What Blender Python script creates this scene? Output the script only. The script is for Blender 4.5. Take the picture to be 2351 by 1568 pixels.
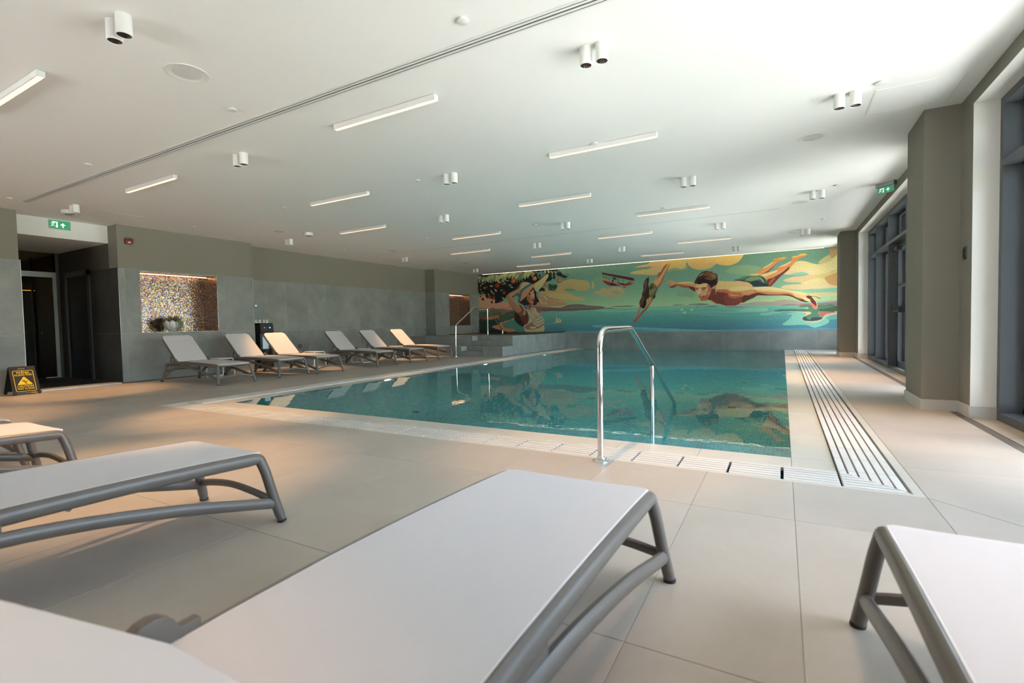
import bpy, bmesh, math, random
import numpy as np
from mathutils import Vector, Matrix, Euler
rnd = random.Random(7)
PI = math.pi
S = bpy.context.scene
COL = S.collection
for o in list(bpy.data.objects): bpy.data.objects.remove(o)

SKY_STRENGTH = 0.95
SUN_STRENGTH = 27.0
EXPOSURE = 1.06
SPOT_W = 120.0
NICHE_W = 0.8
MURAL_GAIN = 1.12
MURAL_GAMMA = 0.80
# ------------------------------------------------------------------ camera
cam_d = bpy.data.cameras.new('camera'); cam = bpy.data.objects.new('camera', cam_d); COL.objects.link(cam)
RW = ((0.874944, 0.483774, -0.020858), (-0.00072, -0.041774, -0.999127), (-0.484223, 0.874195, -0.036202))
M = Matrix(RW).transposed() @ Matrix(((1, 0, 0), (0, -1, 0), (0, 0, -1)))
cam.matrix_world = Matrix.Translation((0, 0, 0.96)) @ M.to_4x4()
cam_d.sensor_fit = 'HORIZONTAL'; cam_d.sensor_width = 36.0
cam_d.lens = 1122.09 / 2351 * 36.0
cam_d.clip_start = 0.02; cam_d.clip_end = 400
cam_d.dof.use_dof = True; cam_d.dof.focus_distance = 6.0; cam_d.dof.aperture_fstop = 2.8
S.camera = cam

# ------------------------------------------------------------------ sky, sun, exposure
W = bpy.data.worlds.new('sky'); S.world = W; W.use_nodes = True
wn = W.node_tree.nodes; wl = W.node_tree.links
bg = wn['Background']
sky = wn.new('ShaderNodeTexSky'); sky.sky_type = 'NISHITA'; sky.sun_disc = False
sky.sun_elevation = math.radians(62); sky.sun_rotation = math.radians(90); sky.air_density = 1.0; sky.dust_density = 2.5; sky.ozone_density = 1.2
wl.new(sky.outputs[0], bg.inputs[0]); bg.inputs[1].default_value = SKY_STRENGTH
sun_d = bpy.data.lights.new('sun', 'SUN'); sun_d.energy = SUN_STRENGTH; sun_d.color = (1.0, 0.95, 0.86); sun_d.angle = 0.01
sun = bpy.data.objects.new('sun', sun_d); COL.objects.link(sun)
sun.location = (12, 3, 20)
sun.rotation_euler = Vector((math.cos(math.radians(64)), -0.12, math.sin(math.radians(64)))).to_track_quat('Z', 'Y').to_euler()
S.view_settings.view_transform = 'Standard'; S.view_settings.look = 'None'
S.view_settings.gamma = 1.0; S.view_settings.use_curve_mapping = False
S.view_settings.exposure = EXPOSURE
cy = S.cycles
cy.use_denoising = True
try: cy.denoiser = 'OPENIMAGEDENOISE'
except Exception: pass
cy.max_bounces = 9; cy.diffuse_bounces = 5; cy.glossy_bounces = 4; cy.transmission_bounces = 6; cy.transparent_max_bounces = 8
cy.sample_clamp_indirect = 6.0; cy.blur_glossy = 0.5

# ------------------------------------------------------------------ materials
def newmat(name):
    m = bpy.data.materials.new(name); m.use_nodes = True
    nt = m.node_tree; b = nt.nodes['Principled BSDF']
    return m, nt, b
def N(nt, t, **kw):
    n = nt.nodes.new(t)
    for k, v in kw.items(): setattr(n, k, v)
    return n
def math_(nt, op, a, b=None, c=None):
    n = N(nt, 'ShaderNodeMath', operation=op)
    for i, v in enumerate((a, b, c)):
        if v is None: continue
        if isinstance(v, (int, float)): n.inputs[i].default_value = v
        else: nt.links.new(v, n.inputs[i])
    return n.outputs[0]
def vmath(nt, op, a, b=None, scale=None):
    n = N(nt, 'ShaderNodeVectorMath', operation=op)
    for i, v in enumerate((a, b)):
        if v is None: continue
        if isinstance(v, (tuple, list)): n.inputs[i].default_value = v
        else: nt.links.new(v, n.inputs[i])
    if scale is not None: n.inputs['Scale'].default_value = scale
    return n.outputs[0]
def mixc(nt, f, a, b, mode='MIX'):
    n = N(nt, 'ShaderNodeMix', data_type='RGBA', blend_type=mode)
    for i, v in ((0, f), (6, a), (7, b)):
        if isinstance(v, (int, float)): n.inputs[i].default_value = v
        elif isinstance(v, (tuple, list)): n.inputs[i].default_value = tuple(v) + ((1,) if len(v) == 3 else ())
        else: nt.links.new(v, n.inputs[i])
    return n.outputs[2]
def plain(name, col, rough=0.5, metal=0.0, var=0.04, spec=0.5, scale=6.0, bump=0.0):
    m, nt, b = newmat(name)
    geo = N(nt, 'ShaderNodeNewGeometry')
    no = N(nt, 'ShaderNodeTexNoise'); no.inputs['Scale'].default_value = scale; no.inputs['Detail'].default_value = 3
    nt.links.new(geo.outputs['Position'], no.inputs['Vector'])
    lo = tuple(c * (1 - var) for c in col); hi = tuple(min(1, c * (1 + var)) for c in col)
    nt.links.new(mixc(nt, no.outputs['Fac'], lo, hi), b.inputs['Base Color'])
    b.inputs['Roughness'].default_value = rough; b.inputs['Metallic'].default_value = metal
    b.inputs['Specular IOR Level'].default_value = spec
    if bump:
        bp = N(nt, 'ShaderNodeBump'); bp.inputs['Strength'].default_value = bump; bp.inputs['Distance'].default_value = 0.002
        nt.links.new(no.outputs['Fac'], bp.inputs['Height']); nt.links.new(bp.outputs[0], b.inputs['Normal'])
    return m
def emit(name, col, strength):
    m, nt, b = newmat(name)
    b.inputs['Base Color'].default_value = (*col, 1); b.inputs['Emission Color'].default_value = (*col, 1)
    b.inputs['Emission Strength'].default_value = strength
    return m
def stone(name, dark, light, rough, stretch=(1, 1, 1), scale=2.2, tvar=0.05, spec=0.4):
    # cement-look porcelain: cloudy mottling, fine grain, faint tone change from tile to tile
    m, nt, b = newmat(name)
    tc = N(nt, 'ShaderNodeTexCoord'); oi = N(nt, 'ShaderNodeObjectInfo')
    off = vmath(nt, 'SCALE', tc.outputs['Object'], None, 1.0)
    cmb = N(nt, 'ShaderNodeCombineXYZ'); r10 = math_(nt, 'MULTIPLY', oi.outputs['Random'], 37.0)
    nt.links.new(r10, cmb.inputs[0]); nt.links.new(math_(nt, 'MULTIPLY', oi.outputs['Random'], 91.0), cmb.inputs[1])
    v = vmath(nt, 'ADD', vmath(nt, 'MULTIPLY', off, stretch), cmb.outputs[0])
    n1 = N(nt, 'ShaderNodeTexNoise'); n1.inputs['Scale'].default_value = scale; n1.inputs['Detail'].default_value = 6; n1.inputs['Roughness'].default_value = 0.6
    nt.links.new(v, n1.inputs['Vector'])
    n2 = N(nt, 'ShaderNodeTexNoise'); n2.inputs['Scale'].default_value = scale * 18; n2.inputs['Detail'].default_value = 2
    nt.links.new(v, n2.inputs['Vector'])
    f = math_(nt, 'ADD', math_(nt, 'MULTIPLY', n1.outputs['Fac'], 1.5), math_(nt, 'MULTIPLY', n2.outputs['Fac'], 0.25))
    f = math_(nt, 'SUBTRACT', f, 0.40); 
    mr = N(nt, 'ShaderNodeClamp'); nt.links.new(f, mr.inputs[0])
    c = mixc(nt, mr.outputs[0], dark, light)
    t = math_(nt, 'ADD', math_(nt, 'MULTIPLY', oi.outputs['Random'], 2 * tvar), 1 - tvar)
    cc = N(nt, 'ShaderNodeCombineColor'); [nt.links.new(t, cc.inputs[i]) for i in range(3)]
    nt.links.new(mixc(nt, 1.0, c, cc.outputs[0], 'MULTIPLY'), b.inputs['Base Color'])
    b.inputs['Roughness'].default_value = rough; b.inputs['Specular IOR Level'].default_value = spec
    return m
def mosaic(name, cell, cols, grout, rough, metal, jitter, spec=0.5, gw=0.1):
    # small glass tesserae: cell colour from white noise, recessed grout lines, each cell tilted a little
    m, nt, b = newmat(name)
    geo = N(nt, 'ShaderNodeNewGeometry')
    p = vmath(nt, 'ADD', geo.outputs['Position'], (100.0 + cell * 0.37, 100.0 + cell * 0.37, 100.0 + cell * 0.37))
    p = vmath(nt, 'SCALE', p, None, 1.0 / cell)
    fl = vmath(nt, 'FLOOR', p); fr = vmath(nt, 'FRACTION', p)
    wn_ = N(nt, 'ShaderNodeTexWhiteNoise', noise_dimensions='3D'); nt.links.new(fl, wn_.inputs['Vector'])
    ramp = N(nt, 'ShaderNodeValToRGB'); ramp.color_ramp.interpolation = 'CONSTANT'
    els = ramp.color_ramp.elements
    while len(els) < len(cols): els.new(0.5)
    for i, c in enumerate(cols): els[i].position = i / len(cols); els[i].color = (*c, 1)
    nt.links.new(wn_.outputs['Value'], ramp.inputs[0])
    sx = N(nt, 'ShaderNodeSeparateXYZ'); nt.links.new(fr, sx.inputs[0])
    sn = N(nt, 'ShaderNodeSeparateXYZ'); nt.links.new(geo.outputs['True Normal'], sn.inputs[0])
    g = None
    for i in range(3):
        e = math_(nt, 'LESS_THAN', sx.outputs[i], gw)
        e = math_(nt, 'MULTIPLY', e, math_(nt, 'LESS_THAN', math_(nt, 'ABSOLUTE', sn.outputs[i]), 0.5))
        g = e if g is None else math_(nt, 'MAXIMUM', g, e)
    nt.links.new(mixc(nt, g, ramp.outputs[0], grout), b.inputs['Base Color'])
    nt.links.new(math_(nt, 'ADD', math_(nt, 'MULTIPLY', g, 0.6), rough), b.inputs['Roughness'])
    nt.links.new(math_(nt, 'MULTIPLY', math_(nt, 'SUBTRACT', 1.0, g), metal), b.inputs['Metallic'])
    b.inputs['Specular IOR Level'].default_value = spec
    if jitter:
        j = vmath(nt, 'SCALE', vmath(nt, 'SUBTRACT', wn_.outputs['Color'], (0.5, 0.5, 0.5)), None, jitter)
        nt.links.new(vmath(nt, 'NORMALIZE', vmath(nt, 'ADD', geo.outputs['Normal'], j)), b.inputs['Normal'])
    return m
def thin_glass(name, tint, refl=1.0):
    m = bpy.data.materials.new(name); m.use_nodes = True; nt = m.node_tree; nt.nodes.clear()
    out = N(nt, 'ShaderNodeOutputMaterial'); mx = N(nt, 'ShaderNodeMixShader'); fr = N(nt, 'ShaderNodeFresnel'); fr.inputs[0].default_value = 1.5
    tr = N(nt, 'ShaderNodeBsdfTransparent'); tr.inputs[0].default_value = (*tint, 1)
    gl = N(nt, 'ShaderNodeBsdfGlossy'); gl.inputs['Roughness'].default_value = 0.02
    no = N(nt, 'ShaderNodeTexNoise'); no.inputs['Scale'].default_value = 0.7
    nt.links.new(math_(nt, 'MULTIPLY', fr.outputs[0], refl), mx.inputs[0]); nt.links.new(tr.outputs[0], mx.inputs[1]); nt.links.new(gl.outputs[0], mx.inputs[2])
    nt.links.new(mx.outputs[0], out.inputs[0])
    return m
def water_mat(name, tint, ripple):
    m = bpy.data.materials.new(name); m.use_nodes = True; nt = m.node_tree; nt.nodes.clear()
    out = N(nt, 'ShaderNodeOutputMaterial'); g = N(nt, 'ShaderNodeBsdfGlass'); g.inputs['IOR'].default_value = 1.333
    g.inputs['Roughness'].default_value = 0.0; g.inputs['Color'].default_value = (*tint, 1)
    geo = N(nt, 'ShaderNodeNewGeometry')
    n1 = N(nt, 'ShaderNodeTexNoise'); n1.inputs['Scale'].default_value = 1.6; n1.inputs['Detail'].default_value = 2
    n2 = N(nt, 'ShaderNodeTexNoise'); n2.inputs['Scale'].default_value = 14.0; n2.inputs['Detail'].default_value = 1
    for n_ in (n1, n2): nt.links.new(geo.outputs['Position'], n_.inputs['Vector'])
    h = math_(nt, 'ADD', math_(nt, 'MULTIPLY', n1.outputs['Fac'], 1.0), math_(nt, 'MULTIPLY', n2.outputs['Fac'], 0.10))
    bp = N(nt, 'ShaderNodeBump'); bp.inputs['Strength'].default_value = 1.0; bp.inputs['Distance'].default_value = ripple
    nt.links.new(h, bp.inputs['Height']); nt.links.new(bp.outputs[0], g.inputs['Normal'])
    nt.links.new(g.outputs[0], out.inputs[0])
    return m

M_CEIL = plain('white_ceiling_paint', (0.88, 0.872, 0.835), 0.9, var=0.01, spec=0.1)
M_WHITE = plain('white_paint', (0.86, 0.84, 0.78), 0.7, var=0.015, spec=0.2)
M_TAUPE = plain('taupe_wall_paint', (0.275, 0.257, 0.212), 0.85, var=0.02, spec=0.15)
M_WTILE = stone('grey_cement_wall_tile', (0.185, 0.198, 0.188), (0.36, 0.375, 0.355), 0.5, (1, 1, 0.5), 1.8, 0.06)
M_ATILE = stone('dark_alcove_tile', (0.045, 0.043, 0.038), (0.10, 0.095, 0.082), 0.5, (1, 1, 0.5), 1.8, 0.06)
M_TAUPE_SHADE = plain('shaded_taupe_paint', (0.12, 0.115, 0.095), 0.85, var=0.02, spec=0.15)  # wall taupe darkened so the colour carries the alcove's shade
M_FTILE = stone('pale_stone_floor_tile', (0.385, 0.335, 0.275), (0.505, 0.452, 0.38), 0.42, (1, 1, 1), 1.3, 0.03)
M_BASE = stone('pale_stone_skirting', (0.52, 0.50, 0.46), (0.62, 0.60, 0.56), 0.5, (1, 1, 1), 1.3, 0.02)
M_GROUT = plain('grey_grout', (0.26, 0.235, 0.20), 0.9, spec=0.1)
M_WGROUT = plain('light_grout', (0.42, 0.42, 0.40), 0.9, spec=0.1)
M_COPE = stone('cream_pool_coping', (0.50, 0.46, 0.385), (0.62, 0.575, 0.49), 0.30, (1, 1, 1), 1.6, 0.02)
M_SLAT = stone('white_grate_slat', (0.58, 0.545, 0.48), (0.68, 0.645, 0.58), 0.6, (1, 1, 1), 3, 0.03)
M_DARKGAP = plain('dark_gutter_channel', (0.045, 0.042, 0.032), 0.8)
M_FRAME = plain('anthracite_window_frame', (0.088, 0.096, 0.104), 0.42, var=0.03)
M_BLACK = plain('black_plastic', (0.016, 0.017, 0.018), 0.38)
M_DKPANEL = plain('dark_door_panel', (0.010, 0.012, 0.012), 0.45)
M_STEEL = plain('polished_steel', (0.78, 0.78, 0.77), 0.07, 1.0, var=0.01)
M_ALU = plain('brushed_aluminium', (0.42, 0.43, 0.43), 0.35, 1.0)
M_LFRAME = plain('taupe_resin_frame', (0.135, 0.118, 0.10), 0.36, var=0.03)
M_FABRIC = plain('off_white_sling_fabric', (0.64, 0.605, 0.59), 0.75, var=0.015, spec=0.2, scale=300, bump=0.15)
M_BEAD = plain('white_edge_bead', (0.86, 0.84, 0.82), 0.5)
M_RUBBER = plain('black_rubber_foot', (0.02, 0.02, 0.02), 0.7)
M_WPLASTIC = plain('white_resin', (0.78, 0.77, 0.74), 0.4)
M_TABLETOP = plain('white_table_panel', (0.62, 0.60, 0.57), 0.55)
M_LAMPW = plain('white_lamp_body', (0.82, 0.81, 0.77), 0.45, var=0.01)
M_RED = plain('red_alarm_plastic', (0.22, 0.010, 0.012), 0.35)
M_SIGNY = plain('yellow_sign_print', (0.80, 0.54, 0.015), 0.5)
M_GREEN = emit('green_exit_panel', (0.03, 0.30, 0.13), 0.25)
M_EXITW = emit('white_exit_pictogram', (0.75, 0.85, 0.80), 0.35)
M_PAPER = plain('white_paper_cup', (0.80, 0.80, 0.77), 0.7)
M_CERAMIC = plain('white_glazed_ceramic', (0.70, 0.70, 0.67), 0.22)
M_LEAFG = plain('grey_green_foliage', (0.17, 0.25, 0.13), 0.6, var=0.3, scale=30)
M_LEAFR = plain('reddish_green_foliage', (0.27, 0.16, 0.09), 0.6, var=0.3, scale=30)
M_POOL = mosaic('teal_glass_mosaic', 0.03, [(0.05, 0.33, 0.36), (0.07, 0.40, 0.43), (0.09, 0.46, 0.48), (0.06, 0.36, 0.40), (0.13, 0.52, 0.54)], (0.30, 0.52, 0.52), 0.25, 0.0, 0.05)
M_NICHE = mosaic('iridescent_glass_mosaic', 0.02, [(0.60, 0.34, 0.16), (0.28, 0.16, 0.34), (0.78, 0.60, 0.34), (0.16, 0.17, 0.46), (0.55, 0.30, 0.30), (0.80, 0.72, 0.62), (0.30, 0.44, 0.48), (0.50, 0.22, 0.10), (0.70, 0.55, 0.20)], (0.05, 0.03, 0.022), 0.26, 1.0, 0.13, gw=0.27)
M_WATER = water_mat('pool_water', (0.90, 0.985, 0.97), 0.0016)
M_TUBW = water_mat('tub_water', (0.9, 0.97, 0.97), 0.002)
M_GLASS = thin_glass('window_glass', (0.88, 0.945, 0.975))
M_DOORGLASS = thin_glass('dark_door_glass', (0.55, 0.62, 0.60))
M_LED = emit('warm_white_led', (1.0, 0.86, 0.62), 1.8)
M_LEDBAR = emit('linear_lamp_diffuser', (1.0, 0.58, 0.36), 0.95)
M_LEDN = emit('orange_led_strip', (1.0, 0.60, 0.34), 1.6)
M_AMBER = emit('amber_emission', (1.0, 0.32, 0.06), 2.2)
M_BULB = emit('warm_spot_bulb', (1.0, 0.50, 0.16), 1.6)
M_POOLLAMP = emit('underwater_lamp', (0.95, 1.0, 1.0), 5.0)
M_BLUE = emit('blue_button_light', (0.05, 0.20, 1.0), 2.5)
M_REDBTN = emit('red_button_light', (1.0, 0.10, 0.05), 0.5)
M_SCREEN = emit('thermostat_screen', (0.25, 0.42, 0.55), 0.35)
M_DISPLIGHT = emit('dispenser_alcove_lining', (0.40, 0.55, 0.58), 0.25)
M_TERRACE = stone('pale_terrace_paving', (0.52, 0.52, 0.50), (0.64, 0.64, 0.61), 0.8, (1, 1, 1), 0.5, 0.02)
M_GRASS = plain('lawn_green', (0.16, 0.22, 0.07), 0.9, var=0.3, scale=3)
M_HEDGE = plain('hedge_green', (0.08, 0.14, 0.05), 0.9, var=0.4, scale=8)
M_ROOF = plain('roof_membrane', (0.4, 0.4, 0.4), 0.9)

# ------------------------------------------------------------------ builders
def box(bm, x0, x1, y0, y1, z0, z1):
    v = [bm.verts.new((x, y, z)) for x in (x0, x1) for y in (y0, y1) for z in (z0, z1)]
    for f in ((0, 1, 3, 2), (4, 6, 7, 5), (0, 4, 5, 1), (2, 3, 7, 6), (0, 2, 6, 4), (1, 5, 7, 3)):
        bm.faces.new([v[i] for i in f])
def rot_box(bm, c, size, mat3):
    v = []
    for x in (-.5, .5):
        for y in (-.5, .5):
            for z in (-.5, .5):
                v.append(bm.verts.new(Vector(c) + mat3 @ Vector((x * size[0], y * size[1], z * size[2]))))
    for f in ((0, 1, 3, 2), (4, 6, 7, 5), (0, 4, 5, 1), (2, 3, 7, 6), (0, 2, 6, 4), (1, 5, 7, 3)):
        bm.faces.new([v[i] for i in f])
def tube(bm, pts, ra, rb=None, n=10, up=(0, 0, 1), closed=False, cap=True):
    # sweep an ellipse (ra sideways, rb along 'up') through the points
    rb = rb or ra; P = [Vector(p) for p in pts]; rings = []
    upv = Vector(up)
    for i, p in enumerate(P):
        if closed: t = P[(i + 1) % len(P)] - P[i - 1]
        elif i == 0: t = P[1] - P[0]
        elif i == len(P) - 1: t = P[-1] - P[-2]
        else: t = (P[i + 1] - p).normalized() + (p - P[i - 1]).normalized()
        t.normalize()
        s = t.cross(upv)
        if s.length < 1e-4: s = t.cross(Vector((0, 1, 0))) if abs(t.y) < .9 else t.cross(Vector((1, 0, 0)))
        s.normalize(); u = s.cross(t).normalized()
        a = ra[i] if isinstance(ra, (list, tuple)) else ra; b_ = rb[i] if isinstance(rb, (list, tuple)) else rb
        k = 1.0
        if 0 < i < len(P) - 1 or closed:
            c = (P[(i + 1) % len(P)] - p).normalized().dot(t); k = 1 / max(c, .6)
        ring = []
        for j in range(n):
            q = 2 * PI * j / n
            ring.append(bm.verts.new(p + s * (a * math.cos(q) * (k if abs(s.dot(Vector(up))) < .5 and False else 1)) + u * (b_ * math.sin(q))))
        rings.append(ring)
    m = len(rings)
    for i in range(m if closed else m - 1):
        A, B = rings[i], rings[(i + 1) % m]
        for j in range(n): bm.faces.new((A[j], A[(j + 1) % n], B[(j + 1) % n], B[j]))
    if cap and not closed:
        bm.faces.new(rings[0][::-1]); bm.faces.new(rings[-1])
def smooth_path(pts, sub=4):
    P = [Vector(p) for p in pts]; out = []
    for i in range(len(P) - 1):
        p0 = P[max(i - 1, 0)]; p1 = P[i]; p2 = P[i + 1]; p3 = P[min(i + 2, len(P) - 1)]
        for k in range(sub):
            t = k / sub
            out.append(0.5 * ((2 * p1) + (p2 - p0) * t + (2 * p0 - 5 * p1 + 4 * p2 - p3) * t * t + (3 * p1 - p0 - 3 * p2 + p3) * t ** 3))
    out.append(P[-1]); return out
def round_path(pts, r, n=5):
    # polyline with rounded corners
    P = [Vector(p) for p in pts]; out = [P[0]]
    for i in range(1, len(P) - 1):
        a = (P[i - 1] - P[i]); b_ = (P[i + 1] - P[i]); d = min(r, a.length * .49, b_.length * .49)
        A = P[i] + a.normalized() * d; B = P[i] + b_.normalized() * d
        for k in range(n + 1):
            t = k / n; out.append((1 - t) ** 2 * A + 2 * t * (1 - t) * P[i] + t * t * B)
    out.append(P[-1]); return out
def lathe(bm, prof, n=20, c=(0, 0, 0), cap0=True, cap1=True):
    rings = []
    for r, z in prof:
        rings.append([bm.verts.new((c[0] + r * math.cos(2 * PI * j / n), c[1] + r * math.sin(2 * PI * j / n), c[2] + z)) for j in range(n)])
    for A, B in zip(rings, rings[1:]):
        for j in range(n): bm.faces.new((A[j], A[(j + 1) % n], B[(j + 1) % n], B[j]))
    if cap0: bm.faces.new(rings[0][::-1])
    if cap1: bm.faces.new(rings[-1])
def prism(bm, poly, fn, t0, t1):
    # extrude a 2-D outline; fn(u, v, t) -> 3-D point
    a = [bm.verts.new(fn(u, v, t0)) for u, v in poly]; b_ = [bm.verts.new(fn(u, v, t1)) for u, v in poly]
    n = len(poly); bm.faces.new(a[::-1]); bm.faces.new(b_)
    for i in range(n): bm.faces.new((a[i], a[(i + 1) % n], b_[(i + 1) % n], b_[i]))
def rrect(x0, x1, y0, y1, r, n=4):
    out = []
    for cx, cy_, a0 in ((x1 - r, y1 - r, 0), (x0 + r, y1 - r, 90), (x0 + r, y0 + r, 180), (x1 - r, y0 + r, 270)):
        for k in range(n + 1):
            a = math.radians(a0 + 90 * k / n); out.append((cx + r * math.cos(a), cy_ + r * math.sin(a)))
    return out
def mesh(name, bm, mat, smooth=False, bevel=0.0):
    bmesh.ops.recalc_face_normals(bm, faces=bm.faces[:])
    if bevel:
        try: bmesh.ops.bevel(bm, geom=bm.edges[:], offset=bevel, segments=2, profile=0.6, affect='EDGES', clamp_overlap=True)
        except Exception: pass
    me = bpy.data.meshes.new(name); bm.to_mesh(me); bm.free()
    for m in (mat if isinstance(mat, (list, tuple)) else [mat]): me.materials.append(m)
    if smooth:
        for p in me.polygons: p.use_smooth = True
        try: me.set_sharp_from_angle(angle=math.radians(38))
        except Exception: pass
    return me
def obj(name, bm, mat, parent=None, smooth=False, bevel=0.0, loc=None):
    me = bm if isinstance(bm, bpy.types.Mesh) else mesh(name, bm, mat, smooth, bevel)
    o = bpy.data.objects.new(name, me); COL.objects.link(o)
    if parent: o.parent = parent
    if loc is not None: o.location = loc
    return o
def B(): return bmesh.new()
def tag(o, label=None, cat=None, group=None, kind=None):
    if label: o['label'] = label
    if cat: o['category'] = cat
    if group: o['group'] = group
    if kind: o['kind'] = kind
    return o
def thing(name, label, cat, loc=(0, 0, 0), rotz=0.0, group=None):
    o = bpy.data.objects.new(name, None); COL.objects.link(o); o.empty_display_size = 0.1
    o.location = loc; o.rotation_euler = (0, 0, rotz)
    return tag(o, label, cat, group)
def struct(name, bm, mat, label=None, **kw):
    return tag(obj(name, bm, mat, None, **kw), label, None, None, 'structure')
def dup(root, loc, rotz, label, group=None):
    def cp(o, p):
        c = o.copy(); COL.objects.link(c)
        if p: c.parent = p
        for ch in o.children: cp(ch, c)
        return c
    r = cp(root, None); r.location = loc; r.rotation_euler = (0, 0, rotz); r['label'] = label
    if group: r['group'] = group
    return r
_tiles = {}
def tile_mesh(w, d, t, mat, ch=0.0007, gap=0.0013):
    k = (round(w, 3), round(d, 3), t, mat.name)
    if k not in _tiles:
        bm = B(); g = .003 if mat in (M_WTILE, M_ATILE) else gap
        lo = [bm.verts.new(p) for p in ((g, g, 0), (w - g, g, 0), (w - g, d - g, 0), (g, d - g, 0))]
        mi = [bm.verts.new((v.co.x, v.co.y, t - ch)) for v in lo]
        hi = [bm.verts.new(p) for p in ((g + ch, g + ch, t), (w - g - ch, g + ch, t), (w - g - ch, d - g - ch, t), (g + ch, d - g - ch, t))]
        for a, b_ in ((lo, mi), (mi, hi)):
            for i in range(4): bm.faces.new((a[i], a[(i + 1) % 4], b_[(i + 1) % 4], b_[i]))
        bm.faces.new(hi); bm.faces.new(lo[::-1])
        _tiles[k] = mesh('tile', bm, mat)
    return _tiles[k]
RX = {'+x': Matrix(((0, 0, 1), (1, 0, 0), (0, 1, 0))), '-x': Matrix(((0, 0, -1), (-1, 0, 0), (0, 1, 0))), '-y': Matrix(((1, 0, 0), (0, 0, -1), (0, 1, 0))), '+y': Matrix(((-1, 0, 0), (0, 0, 1), (0, 1, 0))), '+z': Matrix.Identity(3)}
def tile(parent, face, u0, u1, v0, v1, w, t=0.012, mat=None, name='tile'):
    # one tile on the plane 'face' at coordinate w; u is Y (or X), v is Z (or Y on floors)
    mat = mat or M_WTILE
    o = bpy.data.objects.new(name, tile_mesh(u1 - u0, v1 - v0, t, mat)); COL.objects.link(o); o.parent = parent
    if face == '+x': loc = (w, u0, v0)
    elif face == '-x': loc = (w, u1, v0)
    elif face == '-y': loc = (u0, w, v0)
    elif face == '+y': loc = (u1, w, v0)
    else: loc = (u0, v0, w)
    o.matrix_local = Matrix.Translation(loc) @ RX[face].to_4x4()
    return o
def text_mesh(name, s, size, mat, extrude=0.0006):
    cu = bpy.data.curves.new(name, 'FONT'); cu.body = s; cu.size = size; cu.align_x = 'CENTER'; cu.align_y = 'CENTER'; cu.extrude = extrude; cu.offset = size * 0.02
    o = bpy.data.objects.new(name, cu); COL.objects.link(o)
    dg = bpy.context.evaluated_depsgraph_get(); me = bpy.data.meshes.new_from_object(o.evaluated_get(dg))
    bpy.data.objects.remove(o); me.materials.clear(); me.materials.append(mat); return me
ORD = ['nearest', 'second', 'third', 'fourth', 'fifth', 'sixth', 'seventh', 'eighth']
# ================================================================== STRUCTURE
XL, XL2, XLP = -11.03, -11.45, -11.02        # left wall planes
YM = 17.10; ZC = 3.0; XR = 1.52; XFR = 1.70; YB = -4.0
TT = 0.012                                     # wall tile thickness
TZ = 2.18                                      # top of the wall tiling
# ---- ceiling and roof
bm = B(); box(bm, -15.8, XFR, YB - .2, YM + .2, ZC, ZC + .12)
ceiling = struct('ceiling', bm, M_CEIL, 'flat white painted ceiling over the pool')
bm = B(); box(bm, -16.0, 3.25, YB - .4, YM + .6, ZC + .14, ZC + .40)  # unseen eaves reach out far enough to keep direct sun off the interior
struct('roof', bm, M_ROOF, 'flat roof slab with unseen eaves sized to block sun at the windows')
# ---- floor: one base with individual tiles
bm = B()
zf = -0.0105
for a in ((-11.6, 1.9, YB, 3.27), (-11.6, -7.05, 3.27, YM), (.664, 1.9, 3.27, YM)):
    box(bm, a[0], a[1], a[2], a[3], zf - .2, zf + .009)
box(bm, -15.6, -11.6, 1.4, 4.6, zf - .2, zf + .009)
floor = struct('floor', bm, M_GROUT, 'pale stone tile floor around the pool')
def ftile(x0, x1, y0, y1): return tile(floor, '+z', x0, x1, y0, y1, -0.012, 0.012, M_FTILE)
xs = [.667, .051, -.417]
while xs[-1] > XL: xs.append(xs[-1] - .61)
xs[-1] = XL
ys = [3.27, 2.64, 1.407, .174, -1.059, -2.292, -3.525]
for a, b_ in zip(xs, xs[1:]):
    for c, d in zip(ys, ys[1:]): ftile(b_, a, d, c)
for c, d in zip(ys[2:], ys[3:]): ftile(.667, 1.449, d, c)
def poly_tile(pts, parent, z0, z1, mat, name='tile', inset=.0018):
    cx = sum(p[0] for p in pts) / len(pts); cy_ = sum(p[1] for p in pts) / len(pts)
    q = [(p[0] + (cx - p[0]) / max(abs(cx - p[0]), 1e-6) * inset, p[1] + (cy_ - p[1]) / max(abs(cy_ - p[1]), 1e-6) * inset) for p in pts]
    bm = B(); prism(bm, q, lambda u, v, t: (u, v, t), z0, z1); return obj(name, bm, mat, parent)
poly_tile([(.667, 3.268), (1.449, 2.52), (1.449, 3.886), (.667, 3.886)], floor, -.012, 0, M_FTILE)
poly_tile([(.667, 3.266), (.667, 1.407), (1.449, 1.407), (1.449, 2.518)], floor, -.012, 0, M_FTILE)
yy = [3.886 + 1.233 * i for i in range(11)] + [YM]
for c, d in zip(yy, yy[1:]): ftile(.667, 1.449, c, d)
for y0, y1 in ((.81, 1.407), (1.407, 2.64), (2.64, 3.886), (3.886, 5.12), (5.12, 6.33), (7.27, 8.5), (8.5, 9.8), (9.8, 11.3), (11.3, 12.6), (12.6, 14.11), (14.85, 16.0), (16.0, YM)):
    ftile(1.52, 1.70, y0, y1)
xl = [-7.052 - .611 * i for i in range(7)] + [XL2 + .01]
yl = [3.27 + 1.211 * i for i in range(8)]
for i, (a, b_) in enumerate(zip(xl, xl[1:])):
    for j in range(8):
        y0 = yl[j]; y1 = yl[j + 1] if j < 7 else 12.35
        if b_ < XL and y0 < 7.2: 
            if y1 < 7.2 or i == 7: continue
        ftile(b_, a, y0, min(y1, 12.35))
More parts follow.
